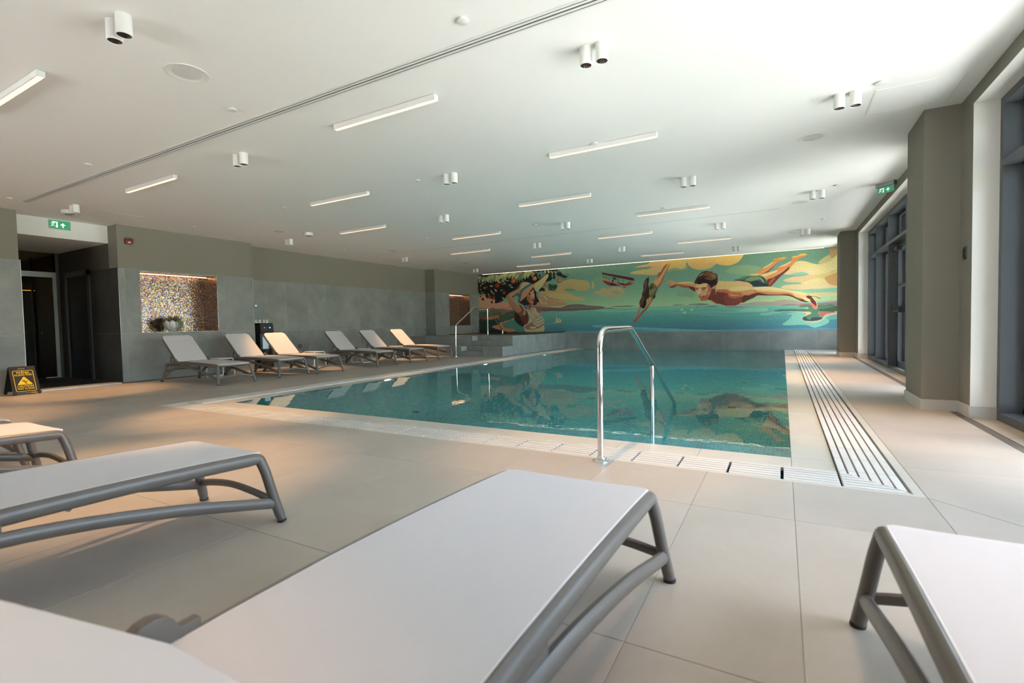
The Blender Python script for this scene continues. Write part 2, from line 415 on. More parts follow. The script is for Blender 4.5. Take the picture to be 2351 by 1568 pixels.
# alcove floor
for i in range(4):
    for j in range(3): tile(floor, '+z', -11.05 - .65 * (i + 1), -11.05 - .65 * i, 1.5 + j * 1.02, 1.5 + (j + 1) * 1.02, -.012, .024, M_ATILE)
# ---- pool basin
PX0, PX1, PY0 = -6.42, .052, 3.885
bm = B()
zb = -1.25
box(bm, PX0 - .2, PX1 + .2, PY0 - .2, YM + .1, zb - .15, zb)
box(bm, PX0 - .25, PX0, PY0 - .2, YM, zb, -.03); box(bm, PX1, PX1 + .22, PY0 - .2, YM, zb, -.03)
box(bm, PX0, PX1, PY0 - .25, PY0, zb, -.03)
box(bm, PX0 - .2, PX1 + .2, YM - .005, YM + .2, zb, -.03)
basin = struct('pool_basin', bm, M_POOL, 'pool basin lined with small teal mosaic tiles')
bm = B()
for i in range(6): box(bm, -3.0, PX1, PY0 + .34 * i, PY0 + .34 * (i + 1), zb, -.2 - .18 * i)
obj('pool_step', bm, M_POOL, basin)
for i, (x, y) in enumerate([(-4.5, 5.3), (-4.5, 7.3), (-2.6, 7.2), (-.6, 7.2), (-.6, 9.6), (-4.5, 9.8)]):
    bm = B(); lathe(bm, [(.0, .012), (.045, .012), (.055, 0)], 20, (x, y, zb), False, True); obj('floor_inlet', bm, M_BLACK, basin)
for i, y in enumerate((6.77, 10.18, 13.6)):
    t_ = thing('pool_lamp', ['round underwater lamp nearest the camera on the left pool side', 'round underwater lamp halfway along the left pool side', 'round underwater lamp on the left pool side beside the tiled platform'][i], 'pool lamp', (PX0, y, -.16), 0, 'underwater lamps')
    bm = B(); tube(bm, [(0, 0, 0), (.02, 0, 0)], .09, n=20); obj('lens', bm, M_POOLLAMP, t_)
    bm = B(); tube(bm, [(.012, .1 * math.cos(q * PI / 12), .1 * math.sin(q * PI / 12)) for q in range(24)], .012, n=6, up=(1, 0, 0), closed=True); obj('ring', bm, M_STEEL, t_, True)
# coping tiles
def cope(x0, x1, y0, y1): return tile(basin, '+z', x0, x1, y0, y1, -.034, .022, M_COPE, 'coping_tile')
nx = 11
for i in range(nx): cope(PX0 + (PX1 - PX0) * i / nx, PX0 + (PX1 - PX0) * (i + 1) / nx, 3.602, PY0)
for j in range(21):
    y0 = PY0 + (YM - PY0) * j / 21; y1 = PY0 + (YM - PY0) * (j + 1) / 21
    cope(PX1, .300, y0, y1); cope(-6.69, PX0, y0, y1)
cope(PX1, .300, 3.602, PY0); cope(-6.69, PX0, 3.602, PY0)
# water surface
bm = B(); v = [bm.verts.new(p) for p in ((PX0 - .01, PY0 - .01, -.013), (PX1 + .01, PY0 - .01, -.013), (PX1 + .01, YM - .002, -.013), (PX0 - .01, YM - .002, -.013))]; bm.faces.new(v)
tag(obj('pool_water', bm, M_WATER), 'still clear teal water filling the pool', None, None, 'structure')
# ---- overflow grates
bm = B()
box(bm, -7.0, .616, 3.298, 3.602, -.16, -.13); box(bm, .300, .616, 3.602, YM, -.16, -.13); box(bm, -7.0, -6.69, 3.602, YM, -.16, -.13)
for a in ((-7.0, .616, 3.29, 3.298), ): box(bm, a[0], a[1], a[2], a[3], -.16, -.02)
struct('gutter_channel', bm, M_DARKGAP, 'dark overflow channel under the pool grates')
bm = B()
box(bm, -7.052, .664, 3.268, 3.299, -.1, 0); box(bm, .615, .664, 3.299, YM, -.1, 0); box(bm, -7.052, -7.001, 3.299, YM, -.1, 0)
struct('trim_1', bm, M_COPE, 'pale stone strip edging the overflow grates')
SW = .3025 / 6
def slat_mesh(L_, key, _c={}):
    k = (round(L_, 3), key)
    if k not in _c:
        bm = B(); g = .0055; b2 = .0015; h = .028
        if key == 'x': box(bm, .0025, L_ - .0025, g, SW - g, -h, 0)
        else: box(bm, g, SW - g, .0025, L_ - .0025, -h, 0)
        _c[k] = mesh('slat', bm, M_SLAT, bevel=.0015)
    return _c[k]
def slats(root, key, length, L_, x0, y0, n_pieces, stuff_len=0):
    for j in range(n_pieces):
        for i in range(6):
            o = bpy.data.objects.new('slat', slat_mesh(L_ - (.012 if key == 'x' else 0), key)); COL.objects.link(o); o.parent = root
            o.location = (x0 + j * L_ + .006, y0 + i * SW, 0) if key == 'x' else (x0 + i * SW, y0 + j * L_, 0)
gn = thing('overflow_grate', 'white slatted overflow grate along the near end of the pool', 'grate', (0, 0, 0))
Lx = (.301 + 6.69) / 23
slats(gn, 'x', 0, Lx, -6.69, 3.2995, 23)
# corner slats, mitred
for sgn, xi, xo in ((1, .301, .6155), (-1, -6.69, -7.0)):
    for i in range(6):
        y0 = 3.2995 + i * SW + .0055; y1 = 3.2995 + (i + 1) * SW - .0055
        bm = B(); xa = xi + sgn * .006
        e0 = xo - sgn * (y0 - 3.2995) * .95; e1 = xo - sgn * (y1 - 3.2995) * .95
        prism(bm, [(xa, y0), (e0, y0), (e1, y1), (xa, y1)], lambda u, v, t: (u, v, t), -.028, 0); obj('corner_slat', bm, M_SLAT, gn)
gr = thing('overflow_grate', 'white slatted overflow grate along the right side of the pool', 'grate', (0, 0, 0))
slats(gr, 'y', 0, .318, .3005, 3.64, 20)
bm = B()
for i in range(6):
    for j in range(22): box(bm, .3005 + i * SW + .0055, .3005 + (i + 1) * SW - .0055, 10.0 + j * .3225 + .002, 10.0 + (j + 1) * .3225 - .002, -.028, 0)
tag(obj('far_slats', bm, M_SLAT, gr), kind='stuff')
for i in range(6):
    x0 = .3005 + i * SW + .0055; x1 = .3005 + (i + 1) * SW - .0055
    y0 = 3.2995 + (.6155 - x0) / .95 + .003 if False else 3.640 - (x0 - .3005) * .97; y1 = 3.640 - (x1 - .3005) * .97
    bm = B(); prism(bm, [(x0, y0 - .02), (x1, y1 - .02), (x1, 3.638), (x0, 3.638)], lambda u, v, t: (u, v, t), -.028, -.0005); obj('corner_slat', bm, M_SLAT, gr)
gl_ = thing('overflow_grate', 'pale overflow grate along the lounger side of the pool', 'grate', (0, 0, 0))
bm = B()
for i in range(6):
    for j in range(42): box(bm, -7.0 + i * SW + .004, -7.0 + (i + 1) * SW - .004, 3.63 + j * .3205 + .002, 3.63 + (j + 1) * .3205 - .002, -.028, 0)
tag(obj('slats', bm, M_SLAT, gl_), kind='stuff')
# ---- left wall
def wall_with_niche(bm, x_f, x_b, y0, y1, z0, z1, ny0, ny1, nz0, nz1):
    box(bm, x_b, x_f, y0, ny0, z0, z1); box(bm, x_b, x_f, ny1, y1, z0, z1)
    box(bm, x_b, x_f, ny0, ny1, z0, nz0); box(bm, x_b, x_f, ny0, ny1, nz1, z1)
NA = (4.89, 6.39, .935, 2.15); NB = (15.05, 16.44, .94, 2.145)
bm = B()
wall_with_niche(bm, XL, -11.75, 4.55, 7.22, -.1, ZC, *NA)
box(bm, -11.75, XL2, 7.22, 14.2, -.1, ZC)
wall_with_niche(bm, XLP, -11.75, 14.2, YM, -.1, ZC, *NB)
box(bm, -11.38, XL, YB, 3.17, -.1, ZC)
box(bm, -15.6, -11.75, 4.551, 4.75, -.1, ZC)
wall_left = struct('wall_left', bm, M_TAUPE, 'taupe painted wall above grey tiles on the left side')
def wt(y0, y1, z0, z1, x): return tile(wall_left, '+x', y0, y1, z0, z1, x, TT)
H1 = .92
for a, b_ in ((4.55, 4.64), (4.64, 5.30), (5.30, 5.92), (5.92, 6.55), (6.55, 7.222)): wt(a, b_, 0, H1 if not 4.6 < a < 6.5 else NA[2], XL)
for a, b_ in ((4.55, 4.64), (4.64, 4.89), (6.39, 6.55), (6.55, 7.222)): wt(a, b_, H1 if a < 4.6 or a > 6.5 else NA[2], TZ, XL)
wt(4.89, 6.39, NA[3], TZ, XL)
js = [7.222, 7.80, 8.43, 9.08, 9.71, 10.35, 10.98, 11.60, 12.23, 12.87, 13.50, 14.20]
for a, b_ in zip(js, js[1:]): wt(a, b_, 0, H1 - .005, XL2); wt(a, b_, H1 - .005, TZ, XL2)
for a, b_ in ((14.2, 14.62), (14.62, 15.25), (15.25, 15.88), (15.88, 16.5), (16.5, YM)): wt(a, b_, .6, NB[2], XLP)
for a, b_ in ((14.2, 14.62), (14.62, 15.05), (16.44, YM)): wt(a, b_, NB[2], TZ - .01, XLP)
wt(15.05, 16.44, NB[3], TZ - .01, XLP)
tile(wall_left, '-y', XL2 + .012, XLP + .012, .6, H1 - .005, 14.2, TT); tile(wall_left, '-y', XL2 + .012, XLP + .012, H1 - .005, TZ, 14.2, TT)
tile(wall_left, '+y', XL2 + .012, XL + .012, 0, H1, 7.222, TT); tile(wall_left, '+y', XL2 + .012, XL + .012, H1, TZ, 7.222, TT)
ya = [3.17, 2.56, 1.94, 1.32, .7, .08, -.54, -1.16, -1.78, -2.4, -3.02, YB]
for b_, a in zip(ya, ya[1:]): wt(a, b_, 0, .93, XL); wt(a, b_, .93, 2.19, XL)
tile(wall_left, '+y', -11.38, XL + .012, 0, .93, 3.17, TT); tile(wall_left, '+y', -11.38, XL + .012, .93, 2.19, 3.17, TT)
# alcove side wall tiles (plane Y = 4.55) around the dark door
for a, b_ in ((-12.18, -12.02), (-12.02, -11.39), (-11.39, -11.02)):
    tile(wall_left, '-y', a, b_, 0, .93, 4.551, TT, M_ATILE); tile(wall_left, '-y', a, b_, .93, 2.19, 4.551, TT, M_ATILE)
bm = B(); box(bm, XL + .011, XL + .016, 4.536, 4.541, 0, TZ); box(bm, XL + .011, XL + .016, 7.232, 7.237, 0, TZ); box(bm, XL + .011, XL + .016, 3.18, 3.186, 0, 2.19)
struct('trim_2', bm, M_ALU, 'thin metal corner profile on the wall tile edges')
bm = B(); g_ = .0095
for x, y0, y1, z0, z1 in ((XL, 4.55, NA[0], 0, TZ - .002), (XL, NA[1], 7.22, 0, TZ - .002), (XL, NA[0], NA[1], 0, NA[2] - .002), (XL, NA[0], NA[1], NA[3] + .002, TZ - .002), (XL2, 7.23, 14.19, 0, TZ - .002), (XLP, 14.21, NB[0], .6, TZ - .012), (XLP, NB[1], YM, .6, TZ - .012), (XLP, NB[0], NB[1], .6, NB[2] - .002), (XLP, NB[0], NB[1], NB[3] + .002, TZ - .012), (XL, YB, 3.17, 0, 2.188)):
    box(bm, x - .001, x + g_, y0, y1, z0, z1)
obj('grout_bed', bm, M_WGROUT, wall_left)
# niche linings and their light
def niche(nm, ny0, ny1, nz0, nz1, xf, lab, energy):
    t_ = tag(bpy.data.objects.new('wall_niche', None), lab, None, None, 'structure'); COL.objects.link(t_); t_.location = (xf, (ny0 + ny1) / 2, nz0)
    d = .54; w = (ny1 - ny0) / 2; h = nz1 - nz0
    bm = B(); e = .008
    box(bm, -d - e, -d, -w, w, 0, h); box(bm, -d, .012, -w, -w + e, 0, h); box(bm, -d, .012, w - e, w, 0, h)
    box(bm, -d, .012, -w + e, w - e, 0, e); box(bm, -d, .012, -w + e, w - e, h - e, h)
    obj('mosaic_lining', bm, M_NICHE, t_)
    bm = B(); box(bm, -.375, -.345, -w + .02, w - .02, h - .022, h - e - .001); obj('led_strip', bm, M_LEDN, t_)
    ld = bpy.data.lights.new('niche_light', 'AREA'); ld.shape = 'RECTANGLE'; ld.size = .03; ld.size_y = 2 * w - .1; ld.energy = energy; ld.color = (1, .60, .32)
    lo = bpy.data.objects.new('niche_light', ld); COL.objects.link(lo); lo.parent = t_; lo.location = (-.36, 0, h - .03)
    return t_
niche('a', *NA, XL, 'lit wall niche lined with iridescent mosaic, holding the white flower pot', NICHE_W)
niche('b', *NB, XLP, 'small empty wall niche of brown mosaic beside the mural', NICHE_W * .5)
# alcove: bulkhead, ceiling, back wall
bm = B(); box(bm, -11.40, -11.38, 3.17, 4.552, 2.70, ZC); box(bm, -15.6, -11.38, 1.4, 4.552, 2.67, 2.70)
struct('trim_3', bm, M_CEIL, 'white bulkhead over the alcove carrying the exit sign')
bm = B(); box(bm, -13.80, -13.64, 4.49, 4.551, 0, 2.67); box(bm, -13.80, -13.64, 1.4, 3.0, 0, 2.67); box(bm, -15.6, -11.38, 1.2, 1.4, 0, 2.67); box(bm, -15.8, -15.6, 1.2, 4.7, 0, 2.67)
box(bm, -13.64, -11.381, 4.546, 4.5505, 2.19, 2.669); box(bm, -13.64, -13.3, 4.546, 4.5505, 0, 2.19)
struct('wall_alcove', bm, M_TAUPE_SHADE, 'shade-darkened end wall of the alcove behind the caution sign')
# ---- far wall
bm = B(); box(bm, -11.8, XFR, YM, YM + .2, -.2, ZC)
wall_far = struct('wall_far', bm, M_TAUPE, 'far wall carrying the mural above grey tiles')
fj = [XR, .88, -.39, -1.65, -2.87, -4.09, -5.34, -6.59, -7.17]
for b_, a in zip(fj, fj[1:]): tile(wall_far, '-y', a, b_, -.03, .585, YM, TT)
bm = B(); box(bm, -7.17, XR, YM - .0095, YM + .001, -.03, .583); obj('grout_bed', bm, M_WGROUT, wall_far)
bm = B(); box(bm, -7.17, XR, YM - .014, YM, .583, .592); struct('trim_4', bm, M_ALU, 'thin metal strip between the mural and the tiles below')
# ---- right wall, piers, columns
bm = B()
box(bm, XR, XFR + .5, YB, YM, 2.87, ZC)                        # header over the windows
box(bm, XR, XFR + .5, 5.99, 7.62, -.1, 2.87)                    # pier behind the near column
box(bm, XR, XFR + .5, 13.66, 15.2, -.1, 2.87)                     # pier behind the far column
box(bm, XR, XFR + .5, YB, .8, -.1, 2.87)
wall_right = struct('wall_right', bm, M_TAUPE, 'taupe painted window wall on the right side')
bm = B()
for y, s in ((5.99, -1), (7.62, 1), (13.66, -1), (15.2, 1)):
    box(bm, XR - .001, XFR, min(y, y + .004 * s), max(y, y + .004 * s), .0, 2.87)
for y0, y1 in ((.8, 5.99), (7.62, 13.66), (15.2, YM)): box(bm, XR - .001, XFR, y0, y1, 2.866, 2.8702)
struct('trim_5', bm, M_WHITE, 'white painted reveals around the tall windows')
for i, (x, y0, y1) in enumerate(((1.235, 6.33, 7.06), (1.21, 14.12, 14.85))):
    bm = B(); box(bm, x, XR + .01, y0, y1, 0, ZC)
    struct('column', bm, M_TAUPE, ['wide taupe column on the right between the two windows', 'taupe column at the far right end beside the mural'][i], bevel=.004)
bm = B(); h = .11; t = .012
for x, y0, y1, a, b_ in ((1.235, 6.33, 7.06, 5.99, 7.62), (1.21, 14.12, 14.85, 13.66, 15.2)):
    box(bm, x - t, x - .0005, y0 - t, y1 + t, 0, h); box(bm, x, XR - t, y0 - t, y0 - .0005, 0, h); box(bm, x, XR - t, y1 + .0005, y1 + t, 0, h)
    box(bm, XR - t, XR - .0005, a - t, y0 - .001, 0, h); box(bm, XR - t, XR - .0005, y1 + .001, b_ + t, 0, h)
    box(bm, XR, XFR, a - t, a - .0005, 0, h); box(bm, XR, XFR, b_ + .0045, b_ + t, 0, h)
struct('baseboard_right', bm, M_BASE, 'pale stone skirting around the columns')
bm = B(); box(bm, -15.0, -7.3, YB - .2, YB, -.1, ZC); box(bm, -4.0, XFR + .5, YB - .2, YB, -.1, ZC); box(bm, -7.3, -4.0, YB - .2, YB, 2.8, ZC); box(bm, -7.3, -4.0, YB - .2, YB, -.1, .1); struct('wall_back', bm, M_TAUPE, 'taupe wall behind the camera')
# ---- windows
def window(nm, y0, y1, mull, lab, door=None):
    t_ = tag(bpy.data.objects.new(nm, None), lab, None, None, 'structure'); COL.objects.link(t_); t_.location = (XFR, (y0 + y1) / 2, 0)
    oy = (y0 + y1) / 2; d0, d1 = 0.0, .19
    def part(name, *b_, mat=M_FRAME):
        bm = B()
        for q in b_: box(bm, q[0], q[1], q[2] - oy, q[3] - oy, q[4], q[5])
        return obj(name, bm, mat, t_, bevel=.002)
    part('jamb', (d0, d1, y0, y0 + .06, 0, 2.866)); part('jamb', (d0, d1, y1 - .06, y1, 0, 2.866))
    part('head', (d0, d1, y0 + .06, y1 - .06, 2.80, 2.866))
    if not door: part('sill', (d0, d1, y0 + .06, y1 - .06, 0, .07))
    else:
        part('sill', (d0, d1, y0 + .06, door[0], 0, .07)); part('sill', (d0, d1, door[1], y1 - .06, 0, .07))
    part('transom', (d0, d1, y0 + .06, y1 - .06, 2.26, 2.315))
    for m_ in mull: part('mullion', (d0, d1, m_ - .025, m_ + .025, 0, 2.80))
    es = [y0 + .03] + list(mull) + [y1 - .03]
    for a, b_ in zip(es, es[1:]):
        isd = door and abs((a + b_) / 2 - sum(door) / 2) < .3
        for z0, z1 in ((2.31, 2.81), (.06, 2.27)):
            if isd and z0 < 1: continue
            bm = B(); v = [bm.verts.new((d1 - .02, y - oy, z)) for y, z in ((a, z0), (b_, z0), (b_, z1), (a, z1))]; bm.faces.new(v); obj('pane', bm, M_GLASS, t_)
            part('sash', (d1 - .035, d1 + .02, a, a + .06, z0, z1), (d1 - .035, d1 + .02, b_ - .06, b_, z0, z1), (d1 - .035, d1 + .02, a, b_, z0, z0 + .05), (d1 - .035, d1 + .02, a, b_, z1 - .05, z1))
    return t_
window('window_1', .8, 5.985, (2.2, 3.5, 4.75), 'tall dark framed window nearest the camera on the right')
window('window_2', 7.63, 13.655, (8.45, 9.78, 11.28, 12.60), 'tall dark framed window with a glass door beyond the wide column', (9.78, 11.28))
window('window_3', 15.21, YM, (16.1,), 'last dark framed window hidden behind the far right column')
wb = tag(bpy.data.objects.new('fill_window', None), 'unseen window added behind the camera to brighten the near left', None, None, 'structure'); COL.objects.link(wb); wb.location = (-5.65, YB - .1, 0)  # added window out of view, brightens the near left ceiling and floor
for x in (-1.65, -.55, .55, 1.65):
    bm = B(); box(bm, x - .03, x + .03, -.06, .06, .1, 2.8); obj('mullion', bm, M_FRAME, wb)
for z in (.13, 2.77):
    bm = B(); box(bm, -1.62, 1.62, -.06, .06, z - .03, z + .03); obj('rail', bm, M_FRAME, wb)
for x in (-1.65, -.55, .55):
    bm = B(); v = [bm.verts.new(c_) for c_ in ((x, 0, .1), (x + 1.1, 0, .1), (x + 1.1, 0, 2.8), (x, 0, 2.8))]; bm.faces.new(v); obj('pane', bm, M_GLASS, wb)
# glass exit door inside window_2
dr = tag(bpy.data.objects.new('door_1', None), 'dark framed glass exit door with a push bar', None, None, 'structure'); COL.objects.link(dr); dr.location = (1.86, 10.53, 0)
bm = B(); 
for q in ((-.03, .03, -.72, -.62, .02, 2.25), (-.03, .03, .62, .72, .02, 2.25), (-.03, .03, -.72, .72, 2.15, 2.25), (-.03, .03, -.72, .72, .02, .14), (-.03, .03, -.72, .72, 1.48, 1.53), (-.02, .02, -.04, .04, .1, 2.2)): box(bm, *q)
obj('door_frame', bm, M_FRAME, dr, bevel=.003)
bm = B(); v = [bm.verts.new((0.0, y, z)) for y, z in ((-.68, .1), (.68, .1), (.68, 2.2), (-.68, 2.2))]; bm.faces.new(v); obj('pane', bm, M_GLASS, dr)
bm = B(); tube(bm, [(-.10, .08, 1.04), (-.10, .66, 1.04)], .016, .02, 8); box(bm, -.11, -.02, .60, .67, 1.02, 1.16); box(bm, -.11, -.02, .07, .12, 1.02, 1.12); obj('push_bar', bm, M_BLACK, dr)
bm = B(); box(bm, -.10, -.02, .35, .65, 2.12, 2.19); obj('door_closer', bm, M_BLACK, dr, bevel=.006)
# exterior
bm = B(); box(bm, XFR + .2, 13.0, -30, 45, -.32, -.06); struct('ground_terrace', bm, M_TERRACE, 'sunlit pale terrace outside the windows')
bm = B(); box(bm, -30, XFR + .2, -30, YB - .2, -.32, -.06); struct('ground_terrace', bm, M_TERRACE, 'unseen pale terrace added behind the building to light the back window')  # unseen ground added to bounce sun through the back window
bm = B(); box(bm, 13.0, 120, -80, 110, -.40, -.10); struct('ground_lawn', bm, M_GRASS, 'green lawn beyond the terrace')
bm = B()
for k in range(26):
    y = -30 + k * 4.2; 
    q = rnd.uniform(.9, 1.3); bmesh.ops.create_icosphere(bm, subdivisions=2, radius=1.0, matrix=Matrix.Translation((30 + rnd.uniform(-1, 1), y, .8)) @ Matrix.Diagonal((1.8, 2.6, 1.5 * q, 1)))
tag(obj('hedge', bm, M_HEDGE), 'distant green hedge beyond the lawn seen through the glass door', None, None, 'stuff')
# ---- alcove glass door and dark door
dg = tag(bpy.data.objects.new('door_2', None), 'dark glass cabin door with a long bar handle at the alcove end', None, None, 'structure'); COL.objects.link(dg); dg.location = (-13.66, 3.75, 0)
bm = B()
for q in ((-.03, .03, .68, .74, .0, 2.15), (-.03, .03, -.75, .74, 2.15, 2.26), (-.03, .03, -.75, -.69, 0, 2.15), (-.02, .02, .50, .74, 0.0, .03)): box(bm, *q)
obj('door_frame', bm, M_ALU, dg)
bm = B(); box(bm, -.006, .006, -.69, .68, .02, 2.15); obj('glass_leaf', bm, M_DOORGLASS, dg)
bm = B(); box(bm, -.006, .006, -.75, .74, 2.26, 2.67); obj('glass_transom', bm, M_DOORGLASS, dg)
bm = B(); tube(bm, [(.05, .39, .54), (.05, .39, 1.56)], .012, n=8); box(bm, 0, .05, .38, .40, .62, .64); box(bm, 0, .05, .38, .40, 1.46, 1.48); obj('bar_handle', bm, M_STEEL, dg, True)
bm = B(); bmesh.ops.create_uvsphere(bm, u_segments=12, v_segments=8, radius=.022, matrix=Matrix.Translation((.03, .46, .96))); obj('knob', bm, M_STEEL, dg, True)
bm = B(); box(bm, -.70, -.68, .15, .60, 1.90, 1.91); obj('amber_strip', bm, M_AMBER, dg)  # thin emissive amber strip behind the glass leaf
bm = B(); box(bm, -.50, -.46, .48, .52, 0, 2.6); obj('inner_post', bm, M_FRAME, dg)
dd = tag(bpy.data.objects.new('door_3', None), 'dark door with a frame in the alcove side wall', None, None, 'structure'); COL.objects.link(dd); dd.location = (-12.78, 4.551, 0)
bm = B(); box(bm, -.55, -.47, -.03, .0, .0, 2.23); box(bm, .47, .58, -.03, 0, 0, 2.23); box(bm, -.55, .58, -.03, 0, 2.13, 2.23); obj('door_frame', bm, M_FRAME, dd)
bm = B(); box(bm, -.47, .47, -.012, .0, 0.01, 2.13); obj('door_leaf', bm, M_DKPANEL, dd)
bm = B(); box(bm, .38, .43, -.05, -.012, 1.0, 1.02); obj('door_handle', bm, M_BLACK, dd)
# threshold ramp of the alcove
bm = B(); prism(bm, [(-11.03, .0), (-10.74, .0), (-10.75, .016), (-11.03, .024)], lambda u, v, t: (u, t, v), 3.28, 4.40)
ramp = tag(obj('door_ramp', bm, M_FTILE), 'low ramp with a metal edge at the alcove entrance', 'ramp')
bm = B(); box(bm, -10.755, -10.735, 3.28, 4.40, 0, .022); obj('metal_edge', bm, M_ALU, ramp)
# ---- raised platform with steps
PF = -7.17
bm = B()
box(bm, XL2, -8.62, 12.35, 12.97, 0, .285); box(bm, -7.84, PF, 12.35, 12.97, 0, .285); box(bm, -8.62, -7.84, 12.35, 12.66, 0, .14); box(bm, -8.62, -7.84, 12.66, 12.97, 0, .285)
box(bm, XL2, -8.62, 12.97, 14.75, 0, .585); box(bm, -7.84, PF, 12.97, 14.75, 0, .585); box(bm, -8.62, -7.84, 12.97, 13.28, 0, .435); box(bm, -8.62, -7.84, 13.28, 14.75, 0, .585)
box(bm, XLP - .3, -10.5, 14.75, YM, 0, .585); box(bm, -7.45, PF, 14.75, YM, 0, .585); box(bm, -10.5, -7.45, 16.9, YM, 0, .585); box(bm, -10.5, -7.45, 14.75, 16.9, 0, .1)
plat = struct('raised_platform', bm, M_WGROUT, 'grey tiled platform with two steps below the mural')
pt = lambda f, a, b_, c, d, w, t=TT: tile(plat, f, a, b_, c, d, w, t)
for a, b_ in ((12.35, 12.97),): pt('+x', a, b_, 0, .297, PF)
for a, b_ in ((12.97, 13.28), (13.28, 14.54), (14.54, 15.82), (15.82, YM)): pt('+x', a, b_, 0, .597, PF)
for a, b_ in ((XL2, -10.5), (-10.5, -9.25), (-9.25, -8.62), (-7.84, PF + .012)): pt('-y', a, b_, 0, .297, 12.35); pt('-y', a, b_, .297, .597, 12.97); pt('+z', a, b_, 12.338, 12.97, .285); pt('+z', a, b_, 12.958, 14.75, .585)
pt('-y', -8.62, -7.84, 0, .152, 12.35); pt('-y', -8.62, -7.84, .152, .297, 12.66); pt('+z', -8.62, -7.84, 12.338, 12.66, .14); pt('+z', -8.62, -7.84, 12.648, 12.97, .285)
pt('-y', -8.62, -7.84, .297, .447, 12.97); pt('-y', -8.62, -7.84, .447, .597, 13.28); pt('+z', -8.62, -7.84, 12.958, 13.28, .435); pt('+z', -8.62, -7.84, 13.268, 14.75, .585)
for a, b_, c, d in ((-8.632, -8.62, 12.36, 12.66), ): pass
bm = B(); box(bm, -10.7, PF + .005, 14.6, 14.85, .597, .625); box(bm, -10.7, PF + .005, 16.85, 17.08, .597, .625); box(bm, -10.7, -10.45, 14.85, 16.85, .597, .625); box(bm, -7.5, PF + .005, 14.85, 16.85, .597, .625)
obj('tub_rim_reflection', bm, M_BLACK, plat)  # black rim slab also stands for the dark reflection in the tub water
bm = B(); v = [bm.verts.new(p) for p in ((-10.45, 14.85, .612), (-7.5, 14.85, .612), (-7.5, 16.85, .612), (-10.45, 16.85, .612))]; bm.faces.new(v); obj('tub_water', bm, M_TUBW, plat)

